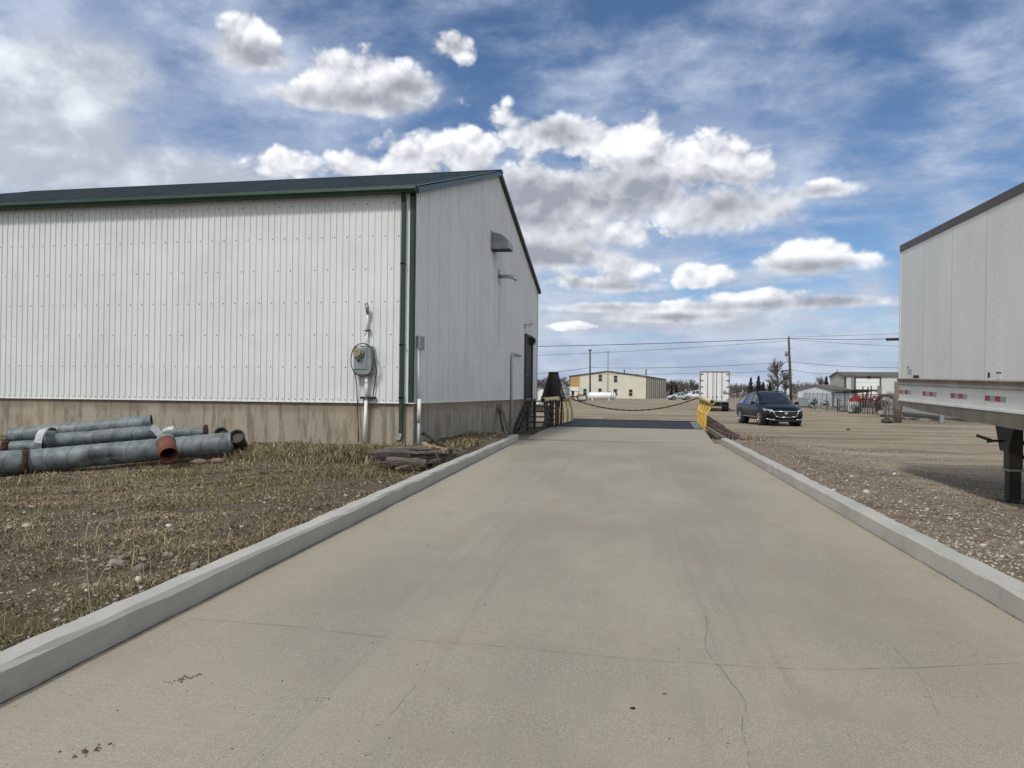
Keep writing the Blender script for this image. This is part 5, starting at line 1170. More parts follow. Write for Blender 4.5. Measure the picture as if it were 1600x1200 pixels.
t = thing('metal_box', 'tilted white metal box standing left of the rusty cone', 'metal box', (c.x, c.y, gh(c.x, c.y)), ang)
mb = MB(); mb.prism([(-.25, .0), (.35, .0), (.75, 1.85), (-.05, 1.85), (-.28, 1.4)], 0, 1.4); mb.build('body', M['shopwhite'], t)
mb = MB(); mb.prism([(-.2, .1), (.28, .1), (.6, 1.7), (.0, 1.7)], -.03, -.003); mb.build('door', M['tankwhite'], t)
c = PD(838, 624.5, 60); mb = MB(); mb.prism([(-.28, .0), (.22, 0), (.3, .25), (.02, .38), (-.2, .2)], 0, .4); o = mb.build('sack', M['plastic_white'], bevel=.04); o.location = (c.x, c.y, gh(c.x, c.y) + .6); 
mb = MB(); mb.box(-.5, .5, -.1, .6, -.62, -.01); o2 = mb.build('crate', M['stairwood']); o2.location = o.location
tag(o, 'small white sack on a dark crate beyond the stairs', 'sack'); tag(o2, 'dark crate under the white sack beyond the stairs', 'crate')

# ------------------------------------------------------------------ poles, mast, overhead cables
def pole(label, top, base, r0, r1, name='utility_pole', cat='utility pole'):
    t = thing(name, label, cat, tuple(base)); b = Vector(base); tp = Vector(top) - b; mb = MB(); mb.tube([(0, 0, -.3), tp * .5, tp], [r0, (r0 + r1) / 2, r1], 10); mb.build('shaft', M['pole'], t); return t, tp
d = 115; tp = PD(1232.3, 527, d); bs = PD(1236.5, 632, d); bs.z = gh(bs.x, bs.y)
t, tv = pole('tall dark wooden utility pole with a transformer behind the suv', tp, bs, .23, .15)
lr = Vector((math.cos(YAW), math.sin(YAW), 0)); q = d / 1200
tz = lambda py: PD(1233, py, d).z - bs.z
mb = MB(); x_ = -4.3 * q; mb.cyl(lr * x_ + Vector((tv.x * .8, tv.y * .8, tz(556))), lr * x_ + Vector((tv.x * .8, tv.y * .8, tz(549))), .24, 14); mb.build('transformer', M['meter_grey'], t)
mb = MB(); mb.beam(lr * -.45 + Vector((tv.x * .85, tv.y * .85, tz(551.5))), Vector((tv.x * .85, tv.y * .85, tz(551.5))), .08, .08); mb.build('bracket', M['dark'], t)
mb = MB(); mb.tube([lr * (-6 * q) + Vector((0, 0, tz(549))), lr * (-8 * q) + Vector((0, 0, tz(556))), lr * (-6.5 * q) + Vector((0, 0, tz(566))), lr * (-2.5 * q) + Vector((0, 0, tz(570))), lr * (-.5 * q) + Vector((0, 0, tz(566)))], .03, 5); mb.build('drop_wire', M['wire'], t)
mb = MB(); mb.beam(lr * (-15 * q) + Vector((0, 0, tz(580))), lr * (.5 * q) + Vector((0, 0, tz(577.5))), .10, .10); mb.cyl(lr * (-16 * q) + Vector((0, 0, tz(580.6))), lr * (-13 * q) + Vector((0, 0, tz(579.6))), .16, 10); mb.build('lamp_arm', M['dark'], t)
mb = MB(); mb.cyl((tv.x, tv.y, tv.z - .02), (tv.x, tv.y, tv.z + .22), .07, 8); mb.build('insulator', M['meter_grey'], t)
tp = PD(922, 547, 138); bs = PD(922, 624, 138); bs.z = gh(bs.x, bs.y)
t, tv = pole('thin dark wooden pole standing before the left half of the beige building', tp, bs, .17, .12)
mb = MB(); mb.box(-.28, .28, -.12, .12, tv.z - .15, tv.z + .1); mb.build('lamp_head', M['dark'], t).location = (tv.x, tv.y, 0)
d = 160; bs = PD(949.5, 622, d); bs.z = gh(bs.x, bs.y); ht = PD(949.5, 549, d).z - bs.z
t = thing('lattice_mast', 'slim lattice radio mast standing against the peak of the beige building', 'radio mast', tuple(bs))
for a in (0, 2.094, 4.189): mb = MB(); mb.cyl((.2 * math.cos(a), .2 * math.sin(a), 0), (.16 * math.cos(a), .16 * math.sin(a), ht), .028, 6); mb.build('leg', M['meter_grey'], t)
mb = MB(); n_ = 26
for i in range(n_):
    for k2 in range(3):
        a = 2.094 * k2; b = 2.094 * ((k2 + 1) % 3); z0 = ht * i / n_; z1 = ht * (i + 1) / n_
        mb.beam((.19 * math.cos(a), .19 * math.sin(a), z0), (.19 * math.cos(b), .19 * math.sin(b), z1), .03, .03)
mb.build('lattice', M['meter_grey'], t)
mb = MB(); mb.box(-.5, .5, -.02, .02, ht - .1, ht - .05); mb.cyl((0, 0, ht - .1), (0, 0, ht + .5), .02, 6); mb.build('antenna', M['meter_grey'], t)
def cable(label, pts, d0, d1, sag=0.0, r=.03, seg=24, name='overhead_cable', cat='overhead cable'):
    out = []; n_ = len(pts)
    for i in range(n_ - 1):
        a = PD(pts[i][0], pts[i][1], d0 + (d1 - d0) * i / max(1, n_ - 1)); b = PD(pts[i + 1][0], pts[i + 1][1], d0 + (d1 - d0) * (i + 1) / max(1, n_ - 1))
        for k2 in range(seg if i < n_ - 2 else seg + 1):
            t_ = k2 / seg; p_ = a.lerp(b, t_); p_.z -= sag * 4 * t_ * (1 - t_); out.append(p_)
    c = out[0].copy(); mb = MB(); mb.tube([p_ - c for p_ in out], r, 5); o = mb.build(name, M['wire']); o.location = c; return tag(o, label, cat, 'overhead cables')
cable('thickest overhead cable, from the ramp building to the top of the utility pole', [(700, 543), (1233, 528.5)], 112, 115, .25, .045)
cable('overhead cable from the utility pole top to the dark lamp arm by the trailer', [(1233, 528.5), (1386, 529.5), (1700, 522)], 115, 112, .12, .04)
cable('thin overhead cable sagging just under the thickest one left of the pole', [(700, 560), (1233, 532)], 113, 115, .35, .022)
cable('thin overhead cable rising to the right from the utility pole top', [(1233, 527), (1405, 521.5), (1700, 510)], 115, 108, .0, .018)
cable('thin overhead cable falling to the right from the utility pole top', [(1233, 530), (1405, 541), (1700, 556)], 115, 110, .1, .02)
cable('overhead cable passing the thin pole at lamp height toward the beige building', [(700, 592), (922, 574.5), (1233, 565.5)], 125, 115, .35, .03)
cable('overhead cable from the transformer down to the right behind the trailer', [(1235, 565), (1405, 574.5), (1700, 590)], 115, 108, .25, .028)
cable('lowest overhead cable in front of the beige building roof', [(922, 584.5), (1100, 582.5), (1233, 578)], 135, 115, .15, .025)
cable('short cable from the utility pole down to the workshop roof', [(1235, 577), (1305, 583.5)], 115, 131, .3, .028)
a = PD(1385, 530.3, 110); b = PD(1408, 530, 110); c = a.copy(); mb = MB(); mb.cyl((0, 0, 0), b - a, .20, 12)
o = mb.build('lamp_arm_bar', M['black']); o.location = c; tag(o, 'thick black bar for a street lamp arm, on the overhead cable beside the trailer front', 'street lamp arm')  # bar hung on the cable stands in for a street lamp arm

# ------------------------------------------------------------------ chain link fence
FP = [PD(1249, 633, 108), PD(1300, 640, 80), PD(1374, 650, 61), PD(1403, 663, 43.8), PD(1560, 664, 42), PD(1760, 668, 40)]
for p_ in FP: p_.z = gh(p_.x, p_.y)
t = thing('chain_link_fence', 'grey chain link fence with barbed wire arms enclosing the junk yard', 'fence', tuple(FP[0]))
O = FP[0]
mesh_ = MB(); hF = 1.62
for i in range(len(FP) - 1):
    a, b = FP[i], FP[i + 1]; Ls = (b - a).length; e_ = (b - a) / Ls; stp = .12
    if i >= 3: hF_ = 1.25
    else: hF_ = hF
    k2 = -hF_
    while k2 < Ls:
        for sg in (1, -1):
            s0, s1 = (k2, k2 + hF_) if sg > 0 else (k2 + hF_, k2); z0, z1 = 0, hF_
            if s0 < 0: z0 = -s0 if sg > 0 else z0
            def clampp(s_, z_, so, zo):
                if 0 <= s_ <= Ls: return s_, z_
                lim = 0 if s_ < 0 else Ls; f_ = (lim - so) / (s_ - so); return lim, zo + (z_ - zo) * f_
            s0_, s1_ = (k2, k2 + hF_) if sg > 0 else (k2 + hF_, k2)
            if not ((s0_ < 0 and s1_ < 0) or (s0_ > Ls and s1_ > Ls)):
                A_ = clampp(s0_, 0, s1_, hF_); B_ = clampp(s1_, hF_, s0_, 0)
                pa = a + e_ * A_[0] - O; pb = a + e_ * B_[0] - O; pa.z += A_[1] + .03; pb.z += B_[1] + .03; wv = e_ * .011
                mesh_.add([pa - wv, pa + wv, pb + wv, pb - wv], [(0, 1, 2, 3)])
        k2 += stp
mesh_.build('wire_mesh', M['chainlink'], t, fix=False)
big = {2: (.16, 1.7 + .65), 3: (.20, 2.35)}
for i in range(len(FP) - 1):
    a, b = FP[i], FP[i + 1]; Ls = (b - a).length; n2 = max(1, int(Ls / 3.4)); hF_ = hF if i < 3 else 1.25
    mb = MB(); pa = a - O + Vector((0, 0, hF_ + .03)); pb = b - O + Vector((0, 0, hF_ + .03)); mb.cyl(pa, pb, .028, 6); mb.build('top_rail', M['chainlink'], t)
    for k2 in range(n2):
        p_ = a.lerp(b, k2 / n2) - O; r_, h_ = (.035, hF_ + .08); m_ = 'chainlink'
        if k2 == 0 and i in big: r_, h_ = big[i]; m_ = 'wood_grey'
        mb = MB(); mb.cyl(p_ + Vector((0, 0, -.2)), p_ + Vector((0, 0, h_)), r_, 10); mb.build('post', M[m_], t)
        if i < 2: mb = MB(); mb.beam(p_ + Vector((0, 0, h_)), p_ + Vector((.25, .1, h_ + .28)), .03, .03); mb.build('barb_arm', M['chainlink'], t)

# ------------------------------------------------------------------ things stored behind the fence
def scatter(px, py, d): p_ = PD(px, py, d); return (p_.x, p_.y, gh(p_.x, p_.y))
# red cultivator: frame, tine rows, red lift boots, masts
loc = scatter(1356, 648, 66); q = 66 / 1200; los = Vector((loc[0], loc[1], 0)).normalized(); ang = math.atan2(-los.x, los.y)
t = thing('cultivator', 'red farm cultivator with grey tines and tall dark masts behind the fence', 'cultivator', loc, ang)
mb = MB(); mb.box(-1.5, 1.5, -.1, .1, 1.05, 1.2); mb.box(-1.3, 1.3, .8, .95, 1.05, 1.2); mb.build('frame', M['red'], t)
for k2 in range(15):
    x_ = -1.45 + k2 * .2; mb = MB(); mb.tube([(x_, 0, 1.1), (x_ - .05, -.15, .8), (x_ + .04, -.05, .45), (x_, -.2, .02)], .035, 6); mb.build('tine', M['galv'], t)
for x_, z_, s_ in ((-1.05, 1.30, .22), (-.72, 1.42, .17), (-.4, 1.5, .13), (-.12, 1.52, .15), (.2, 1.4, .12), (.55, 1.45, .13), (1.0, 1.25, .18), (1.25, 1.0, .17)):
    mb = MB(); mb.prism([(-s_, -s_), (s_, -s_), (s_ * .8, s_ * .6), (0, s_), (-s_ * .8, s_ * .5)], -.15, .15); o = mb.build('boot', M['red'], t); o.location = (x_, -.1, z_)
for x_, h_ in ((-.40, 2.35), (.0, 2.3), (.25, 2.4)): mb = MB(); mb.box(x_ - .05, x_ + .05, .3, .4, 1.0, h_ ); mb.build('mast', M['dark'], t)
for x_ in (-.8, .9): mb = MB(); mb.cyl((x_, .2, .32), (x_, .4, .32), .32, 18); mb.build('wheel', M['tyre'], t)
# pallets, rolls, tyre, pipes, posts
def wirebox(label, px, py, d, w_, h_, m='chainlink'):
    loc = scatter(px, py, d); t = thing('wire_cage', label, 'cage', loc, random.uniform(-.3, .3)); 
    for x_ in (-w_ / 2, w_ / 2):
        for y_ in (0, w_): mb = MB(); mb.box(x_ - .04, x_ + .04, y_ - .04, y_ + .04, 0, h_); mb.build('post', M[m], t)
    mb = MB()
    for k2 in range(5): mb.box(-w_ / 2, w_ / 2, -.015, .015, h_ * (k2 + .5) / 5, h_ * (k2 + .5) / 5 + .03)
    mb.build('slats', M[m], t)
def roll(label, px, py, d, r, m, wd=.5):
    loc = scatter(px, py, d); t = thing('coil', label, 'coil', loc, random.uniform(-.5, .5)); mb = MB()
    for k2 in range(6): mb.ring((0, k2 * wd / 6, r), (0, k2 * wd / 6 + wd / 9, r), r - .01 * (k2 % 2), r * .72, 22)
    mb.build('windings', M[m], t); mb = MB(); mb.cyl((0, .02, r), (0, wd - .02, r), r * .3, 12); mb.build('core', M['dark'], t)
def tote(label, px, py, d, w_, h_, m, m2='dark'):
    loc = scatter(px, py, d); t = thing('storage_tote', label, 'tote', loc, random.uniform(-.4, .4)); mb = MB(); mb.prism([(-w_ / 2, .12), (w_ / 2, .12), (w_ / 2 * .96, h_), (-w_ / 2 * .96, h_)], 0, w_ * .9); mb.build('tub', M[m], t, bevel=.04)
    mb = MB(); mb.box(-w_ / 2, w_ / 2, 0, w_ * .9, 0, .12); mb.build('pallet', M[m2], t); mb = MB(); mb.cyl((0, w_ * .45, h_), (0, w_ * .45, h_ + .06), .12, 12); mb.build('cap', M[m2], t)
roll('large grey coil nearest the utility pole behind the fence', 1272, 634, 86, .55, 'meter_grey')
roll('dark coil right of the large grey coil behind the fence', 1289, 636, 84, .5, 'meter_grey')
roll('brown wire coil between the cultivator and the tall fence post', 1384, 648, 60, .85, 'rust', .3)
roll('grey coil of hose beside the brown wire coil', 1397, 648, 57, .55, 'galv', .3)
tote('grey tote behind the fence left of the coils', 1257, 632, 92, 1.3, 1.2, 'meter_grey')
tote('white tote at the left foot of the cultivator', 1335, 646, 67, .7, 1.15, 'plastic_white')
wirebox('grey wire cage in the middle of the fence', 1310, 640, 76, 2.4, 1.3)
wirebox('dark slatted cage left of the cultivator', 1323, 643, 72, 1.6, 1.2, 'dark')
wirebox('rusty slatted cage right of the tall fence post', 1390, 646, 62, 1.8, 1.5, 'rust')
for k2, (x0, y0, x1, y1, d, r_, m_, lb) in enumerate(((1312, 641, 1334, 640, 74, .16, 'galv', 'grey pipe on the ground before the wire cage'), (1304, 636, 1326, 634.5, 80, .12, 'galv', 'thin grey pipe leaning in the wire cage'),
    (1412, 648, 1500, 655, 48, .12, 'dark', 'dark pipe on the ground under the trailer front'), (1408, 643, 1475, 649, 51, .14, 'meter_grey', 'grey pipe behind the dark one under the trailer'), (1475, 653, 1540, 653, 47, .10, 'wood_grey', 'pale pole lying at the right under the trailer'),
    (1440, 640, 1530, 648, 54, .2, 'dark', 'thick dark pipe farthest back under the trailer'))):
    a = PD(x0, y0, d); b = PD(x1, y1, d); pipe(lb, a, b, r_, m_, 'yard_pipe', group='pipes in the junk yard', n=12)
def rock(label, px, py, d, s_, m='stone', name='boulder', cat='boulder', group='boulders along the fence'):
    loc = scatter(px, py, d); mb = MB(); n_ = 9; m2 = 6; vs = []; fs = []
    for i in range(m2 + 1):
        th = math.pi * i / m2
        for j in range(n_):
            ph = 2 * math.pi * j / n_; rr = s_ * (1 + .22 * math.sin(3 * ph + i + px) + .1 * math.sin(5 * th + j))
            vs.append((rr * 1.3 * math.sin(th) * math.cos(ph), rr * math.sin(th) * math.sin(ph), rr * .75 * math.cos(th) + s_ * .45))
    for i in range(m2):
        for j in range(n_): fs.append((i * n_ + j, i * n_ + (j + 1) % n_, (i + 1) * n_ + (j + 1) % n_, (i + 1) * n_ + j))
    mb.add(vs, fs, 0, False); o = mb.build(name, M[m]); o.location = loc; return tag(o, label, cat, group)
rock('pale boulder right of the tall fence post foot', 1381, 647, 57, .38); rock('pale boulder left of the thick fence post', 1396, 648, 55, .40)
rock('grey boulder under the trailer front, nearest the thick post', 1412, 650, 51, .36); rock('grey boulder second from the thick post under the trailer', 1424, 651, 50, .34)
rock('dark boulder lying mid-way under the trailer', 1462, 652, 49, .36); rock('dark boulder under the trailer near the landing leg', 1516, 652, 48, .40); rock('low grey boulder at the left foot of the landing leg view', 1545, 655, 46, .36)
a = PD(1471, 656, 43); a.z = gh(a.x, a.y); mb = MB(); mb.box(-.11, .11, -.11, .11, -.2, .55); o = mb.build('bollard', M['stainless']); o.location = a; tag(o, 'short grey post standing under the trailer before the junk', 'bollard')
# small dirt heaps in the yard
for px, py, d, s_, lb in ((1386, 662, 43, .42, 'dark clump of debris at the foot of the thick fence post'), (1325, 672, 34.5, .12, 'small dirt clump out on the gravel right of the suv')):
    rock(lb, px, py, d, s_ * .55, 'stairwood', 'debris_clump', 'debris', 'debris clumps on the gravel')

# ------------------------------------------------------------------ trees
def branchy(seed, h, spread, levels=4, tw='twig', dens=1.0, narrow=1.0, r0=.12):
    rnd = random.Random(seed); tk = MB(); cr = MB()
    def grow(p, d, L, r, lv):
        q_ = p + d * L; (tk if lv <= 1 else cr)
        n_ = 5 if lv <= 1 else 3
        mid = p + d * L * .5 + Vector((rnd.uniform(-1, 1), rnd.uniform(-1, 1), 0)) * L * .05
        (tk if lv == 0 else cr).tube([p, mid, q_], [r, r * .85, r * .65], n_, cap=False)
        if lv >= levels: return
        for _ in range(int((4 if lv else 6) * dens)):
            s_ = rnd.uniform(.35, 1.0); b0 = p + d * L * s_
            nd = (d + Vector((rnd.uniform(-1, 1), rnd.uniform(-1, 1), rnd.uniform(-.25, .7))) * spread).normalized()
            grow(b0, nd, L * rnd.uniform(.42, .66), max(r * .55, .012), lv + 1)
    grow(Vector((0, 0, 0)), Vector((0, 0, 1)), h * .45, r0, 0)
    me = []
    for mb_ in (tk, cr):
        mb_.v = [(x * narrow, y * narrow, z) for x, y, z in mb_.v]
    return tk, cr
def tree_proto(seed, h, spread, tw, dens=1.0, narrow=1.0, name='bare_tree', levels=4, r0=.12):
    tk, cr = branchy(seed, h, spread, levels, tw, dens, narrow, r0); t = thing(name, '', 'tree'); tk.build('trunk', M['bark'], t, fix=False); c_ = cr.build('crown', M[tw], t, fix=False); return t
def spruce_proto(seed, h, w_):
    rnd = random.Random(seed); t = thing('spruce', '', 'tree'); mb = MB(); mb.tube([(0, 0, 0), (0, 0, h)], [.16, .02], 7); mb.build('trunk', M['bark'], t)
    mb = MB(); 
    for i in range(3600):
        f_ = rnd.random() ** .8; z_ = h * (.06 + .94 * f_); rad = w_ * (1 - f_) ** .85 * (0.72 + .28 * math.sin(z_ * 5 + seed)) * rnd.uniform(.25, 1.08) + .04; a = rnd.uniform(0, 6.283)
        p_ = Vector((rad * math.cos(a), rad * math.sin(a), z_ - rad * .22)); s_ = rnd.uniform(.25, .55) * (1 - f_ * .5)
        o_ = Vector((math.cos(a), math.sin(a), rnd.uniform(-.5, .1))) * s_; sd = Vector((-math.sin(a), math.cos(a), rnd.uniform(-.3, .3))) * s_ * .5
        mb.add([p_ - sd, p_ + o_, p_ + sd], [(0, 1, 2)])
    mb.build('crown', M['spruce'], t, fix=False); return t
protos = [tree_proto(11, 8, .75, 'twig', 1.0, 1.0), tree_proto(12, 7, .9, 'twig2', 1.0, 1.15), tree_proto(13, 8.5, .6, 'twig3', 1.0, .9), tree_proto(14, 6, 1.0, 'twig', 1.0, 1.3), tree_proto(15, 9, .65, 'twig2', 1.0, 1.0)]
used_p = set()
def plant(protos_, k2, px, d, sc_, label, group, rz_=None):
    c = PD(px, 620, d); pr = protos_[k2]; z_ = gh(c.x, c.y) - .1; rz_ = random.uniform(0, 6.28) if rz_ is None else rz_
    if id(pr) not in used_p: used_p.add(id(pr)); t = pr; t.location = (c.x, c.y, z_); t.rotation_euler = (0, 0, rz_); t.scale = (sc_,) * 3; t['label'] = label
    else: t = dup(pr, (c.x, c.y, z_), rz_, label, sc_)
    t['group'] = group; return t
def height_of(t): return max(v_.co.z for ch in bpy.data.objects if ch.parent == t for v_ in ch.data.vertices)
HT = [height_of(t_) for t_ in protos]
def band(px0, px1, n, d0, d1, py_top, label, group, ks=(0, 1, 2, 3, 4)):
    for i in range(n):
        px = px0 + (px1 - px0) * (i + random.random()) / n; d = random.uniform(d0, d1); k2 = random.choice(ks)
        hpx = (617 - py_top) * random.uniform(.70, 1.12); h = hpx * d / 1200 + 1.3; plant(protos, k2, px, d, h / HT[k2], label, group)
band(770, 892, 34, 215, 270, 594, 'bare brown tree in the thicket left of the beige building', 'trees left of the beige building')
band(1030, 1096, 30, 215, 260, 594, 'bare brown tree in the thicket behind the parked pickup', 'trees behind the pickup', (0, 1, 2, 3))
band(1136, 1212, 34, 200, 260, 599, 'bare brown tree in the thicket behind the suv', 'trees behind the suv')
band(1238, 1300, 28, 190, 240, 596, 'bare reddish tree in the thicket left of the workshop', 'trees left of the workshop', (1, 2, 2, 4))
band(1400, 1750, 22, 215, 260, 600, 'bare tree far behind the semi trailer', 'trees behind the semi trailer')
big_ = [tree_proto(31, 11, .8, 'twig2', 1.55, 1.15, levels=4, r0=.17)]
plant(big_, 0, 1215, 165, .95, 'largest bare grey tree, left of the utility pole', 'tall bare trees')
t = plant(big_, 0, 1228, 172, .74, 'bare grey tree right behind the utility pole', 'tall bare trees')
plant(big_, 0, 1280, 185, .62, 'bare tree with pale upper limbs rising behind the tin shed', 'tall bare trees')
spr = [spruce_proto(3, 8.0, 2.1)]
for px, d, sc_, lb in ((1173, 185, .68, 'leftmost dark spruce above the suv roof'), (1185, 182, .72, 'tallest dark spruce above the suv roof'), (1192.5, 188, .56, 'dark spruce third from the left above the suv roof'), (1203, 190, .52, 'rightmost dark spruce beside the large bare tree'),
    (1049, 190, .42, 'low dark spruce left of the silver sedan'), (1057, 195, .44, 'low dark spruce above the silver sedan'), (1291, 180, .72, 'narrow spruce behind the tin shed roof')):
    plant(spr, 0, px, d, sc_, lb, 'dark spruces')
# far brush and woodland that reads as one mass
mb = MB(); rnd = random.Random(5)
for i in range(30000):
    px = rnd.uniform(-400, 2100); d = rnd.uniform(270, 420); c = PD(px, 617, d); hmax = (2.2 + 1.6 * (math.sin(px * .05) * .5 + .5) + 1.2 * math.sin(px * .31)) * d / 300
    z_ = gh(c.x, c.y) + rnd.random() ** 1.3 * max(hmax, 1) ; hh_ = rnd.uniform(.5, 1.3); w_ = rnd.uniform(.03, .10); l_ = rnd.uniform(-.35, .35)
    mb.add([(c.x - w_, c.y, z_ - .3), (c.x + w_, c.y + .1, z_ - .3), (c.x + l_, c.y, z_ + hh_)], [(0, 1, 2)])
tag(mb.build('far_woodland', M['twig'], fix=False), 'distant strip of bare brown woodland along the horizon', 'woodland', kind='stuff')
# ------------------------------------------------------------------ dead grass, weeds and stones
def attr_mat(name, rough=.95, trans=0.0):
    m, nt, b = new_mat(name); n = nt.nodes.new('ShaderNodeAttribute'); n.attribute_name = 'tint'; nt.links.new(n.outputs['Color'], b.inputs['Base Color']); b.inputs['Roughness'].default_value = rough
    b.inputs['Specular IOR Level'].default_value = 0.2
    return m
M['blade'] = attr_mat('dry_grass'); M['pebble'] = attr_mat('pebbles')
def np_mesh(name, verts, faces, cols, m, k):
    me = bpy.data.meshes.new(name); nv = len(verts); nf = len(faces)
    me.vertices.add(nv); me.vertices.foreach_set('co', verts.astype(np.float32).ravel())
    me.loops.add(nf * k); me.loops.foreach_set('vertex_index', faces.astype(np.int32).ravel())
    me.polygons.add(nf); me.polygons.foreach_set('loop_start', np.arange(0, nf * k, k, dtype=np.int32)); me.update(calc_edges=True)
    ca = me.color_attributes.new('tint', 'FLOAT_COLOR', 'POINT'); c4 = np.ones((nv, 4), np.float32); c4[:, :3] = cols; ca.data.foreach_set('color', c4.ravel())
    me.materials.append(m); o = bpy.data.objects.new(name, me); COL.objects.link(o); return o
def vnoise(x, y, s=1.0, seed=0):
    r = np.random.default_rng(seed); v = 0
    for k in range(5):
        a = r.uniform(0, 6.28); f = s * 1.7 ** k; v = v + np.sin(x * f * np.cos(a) + y * f * np.sin(a) + r.uniform(0, 6.28) + 1.3 * np.sin(y * f * .7 + k)) / 1.4 ** k
    return v / 2.5
def from_view(n, pxa, pxb, da, db, lo=True):
    d = np.exp(rng.uniform(math.log(da), math.log(db), n)) if lo else rng.uniform(da, db, n)
    lat = (rng.uniform(pxa, pxb, n) - 800) / 1200 * d
    return Rh.x * lat + Fh.x * d, Rh.y * lat + Fh.y * d, d
def grass(n, x, y, d, hmin, hmax, palette, lean=(.5, 1.6), wd=.0016, hscale=None):
    u, v = uv(x, y); z = H_uv(u, v); h = rng.uniform(hmin, hmax, n) * (1 if hscale is None else hscale)
    a = rng.uniform(0, 6.283, n); le = rng.uniform(*lean, n); w_ = (wd + d * .00028) * rng.uniform(.7, 1.4, n)
    dx_, dy_ = np.cos(a), np.sin(a); a2 = a + rng.uniform(-.9, .9, n)
    P0 = np.stack([x, y, z - .005], 1); P1 = P0 + np.stack([dx_ * h * le * .45, dy_ * h * le * .45, h * .6], 1)
    P2 = P1 + np.stack([np.cos(a2) * h * le * .6, np.sin(a2) * h * le * .6, h * rng.uniform(-.15, .45, n)], 1)
    sx = np.stack([-np.sin(a + rng.uniform(-1, 1, n)), np.cos(a + rng.uniform(-1, 1, n)), np.zeros(n)], 1) * w_[:, None]
    V_ = np.stack([P0 - sx, P0 + sx, P1 + sx * .8, P1 - sx * .8, P2], 1).reshape(-1, 3)
    b = np.arange(n)[:, None] * 5
    Fc = np.concatenate([b + [[0, 1, 2]], b + [[0, 2, 3]], b + [[3, 2, 4]]], 0)
    pal = np.array(palette); ci = rng.integers(0, len(pal), n); col = pal[ci] * rng.uniform(.65, 1.3, (n, 1))
    return V_, Fc, np.repeat(col, 5, 0)
def merge(parts):
    o = 0; Vs, Fs, Cs = [], [], []
    for v_, f_, c_ in parts: Vs.append(v_); Fs.append(f_ + o); Cs.append(c_); o += len(v_)
    return np.concatenate(Vs), np.concatenate(Fs), np.concatenate(Cs)
STRAW = [(.33, .27, .175), (.25, .20, .125), (.19, .145, .085), (.13, .10, .065), (.29, .24, .16), (.16, .125, .08), (.22, .18, .12)]
GREEN = [(.10, .13, .04), (.13, .15, .055), (.20, .18, .08), (.085, .11, .04)]
parts = []
def keep_left(x, y):
    u, v = uv(x, y); return (u < UL - .22) & ~((y > BY - .04) & (x < BX + .02)) & (v < 23.5)
# matted dead grass over the left verge
n = 400000; x, y, d = from_view(n, -260, 860, 3.0, 21); dens = vnoise(x, y, 1.1, 3)
u, v = uv(x, y); near = ss(d, 3.5, 8)     # barer and stonier close to the kerb and near the camera
k = keep_left(x, y) & (rng.random(n) < np.clip(.42 + .34 * dens + .30 * near, .06, 1)); x, y, d = x[k], y[k], d[k]
gr_ = (vnoise(x, y, .9, 8) + .5 * vnoise(x, y, 3, 9) + .8 * (np.clip(1 - np.hypot(x + 11, y - 11.2) / 4.5, 0, 1)) + .15 > .92)
g1 = ~gr_
tuft = np.clip(.75 + .5 * vnoise(x, y, 3.3, 5), .35, 1.6)
parts.append(grass(g1.sum(), x[g1], y[g1], d[g1], .012, .055, STRAW, (.9, 2.6), hscale=tuft[g1])); parts.append(grass(gr_.sum(), x[gr_], y[gr_], d[gr_], .02, .075, GREEN + STRAW[:2], (.2, .9), hscale=tuft[gr_]))
# taller upright stems, denser by the wall, pipes and wood pile
n = 9000; x, y, d = from_view(n, -200, 800, 3.4, 19); k = keep_left(x, y) & (rng.random(n) < np.clip(.25 + .5 * vnoise(x, y, 1.6, 22), .02, 1)); parts.append(grass(k.sum(), x[k], y[k], d[k], .08, .22, STRAW[:3] + [(.38, .32, .22)], (.1, .7), .001))
def patch(px, py, d0, rad, n, h0, h1, pal=STRAW[:6], lean=(.2, 1.3)):
    n = int(n * .5); h1 *= .62; h0 *= .5
    c = PD(px, py, d0); x = c.x + rng.normal(0, rad, n); y = c.y + rng.normal(0, rad * .55, n); k = keep_left(x, y); x, y = x[k], y[k]; parts.append(grass(k.sum(), x, y, np.full(k.sum(), d0), h0, h1, pal, lean, .0015))
for px, py, d0, rad, n, h0, h1 in ((560, 690, 15.6, .40, 1500, .15, .50), (600, 690, 15.6, .35, 1600, .15, .60), (535, 700, 15, .5, 1200, .12, .40), (480, 700, 15.8, .8, 1500, .1, .32), (420, 695, 16, .5, 1200, .1, .35), (385, 700, 15.9, .25, 500, .15, .4),
    (750, 690, 17.6, .35, 1500, .08, .30), (735, 695, 16.8, .4, 1200, .08, .25), (700, 712, 14.4, .3, 600, .08, .22), (560, 738, 12.6, .5, 900, .08, .22), (790, 668, 21, .6, 1200, .08, .22), (100, 745, 13.9, 2.0, 1800, .06, .18), (300, 712, 15.2, .8, 900, .06, .16)):
    patch(px, py, d0, rad, n, h0, h1)
V_, F_, C_ = merge(parts); X5, Y5 = V_[::5, 0], V_[::5, 1]; pt = np.clip(1.0 + .28 * vnoise(X5, Y5, .8, 41) + .22 * vnoise(X5, Y5, 2.6, 42), .45, 1.5) * (.72 + .28 * ss(np.hypot(X5, Y5), 4.5, 8)); yg = np.clip(.15 + .7 * vnoise(X5, Y5, .6, 43), 0, 1)[:, None]; C_ = C_ * np.repeat(pt[:, None] * (1 - yg * (1 - np.array([[.93, 1.02, .76]]))), 5, 0)
o = np_mesh('dead_grass', V_, F_, C_, M['blade'], 3); tag(o, 'matted dead straw grass with green patches covering the left verge', 'grass', kind='stuff')
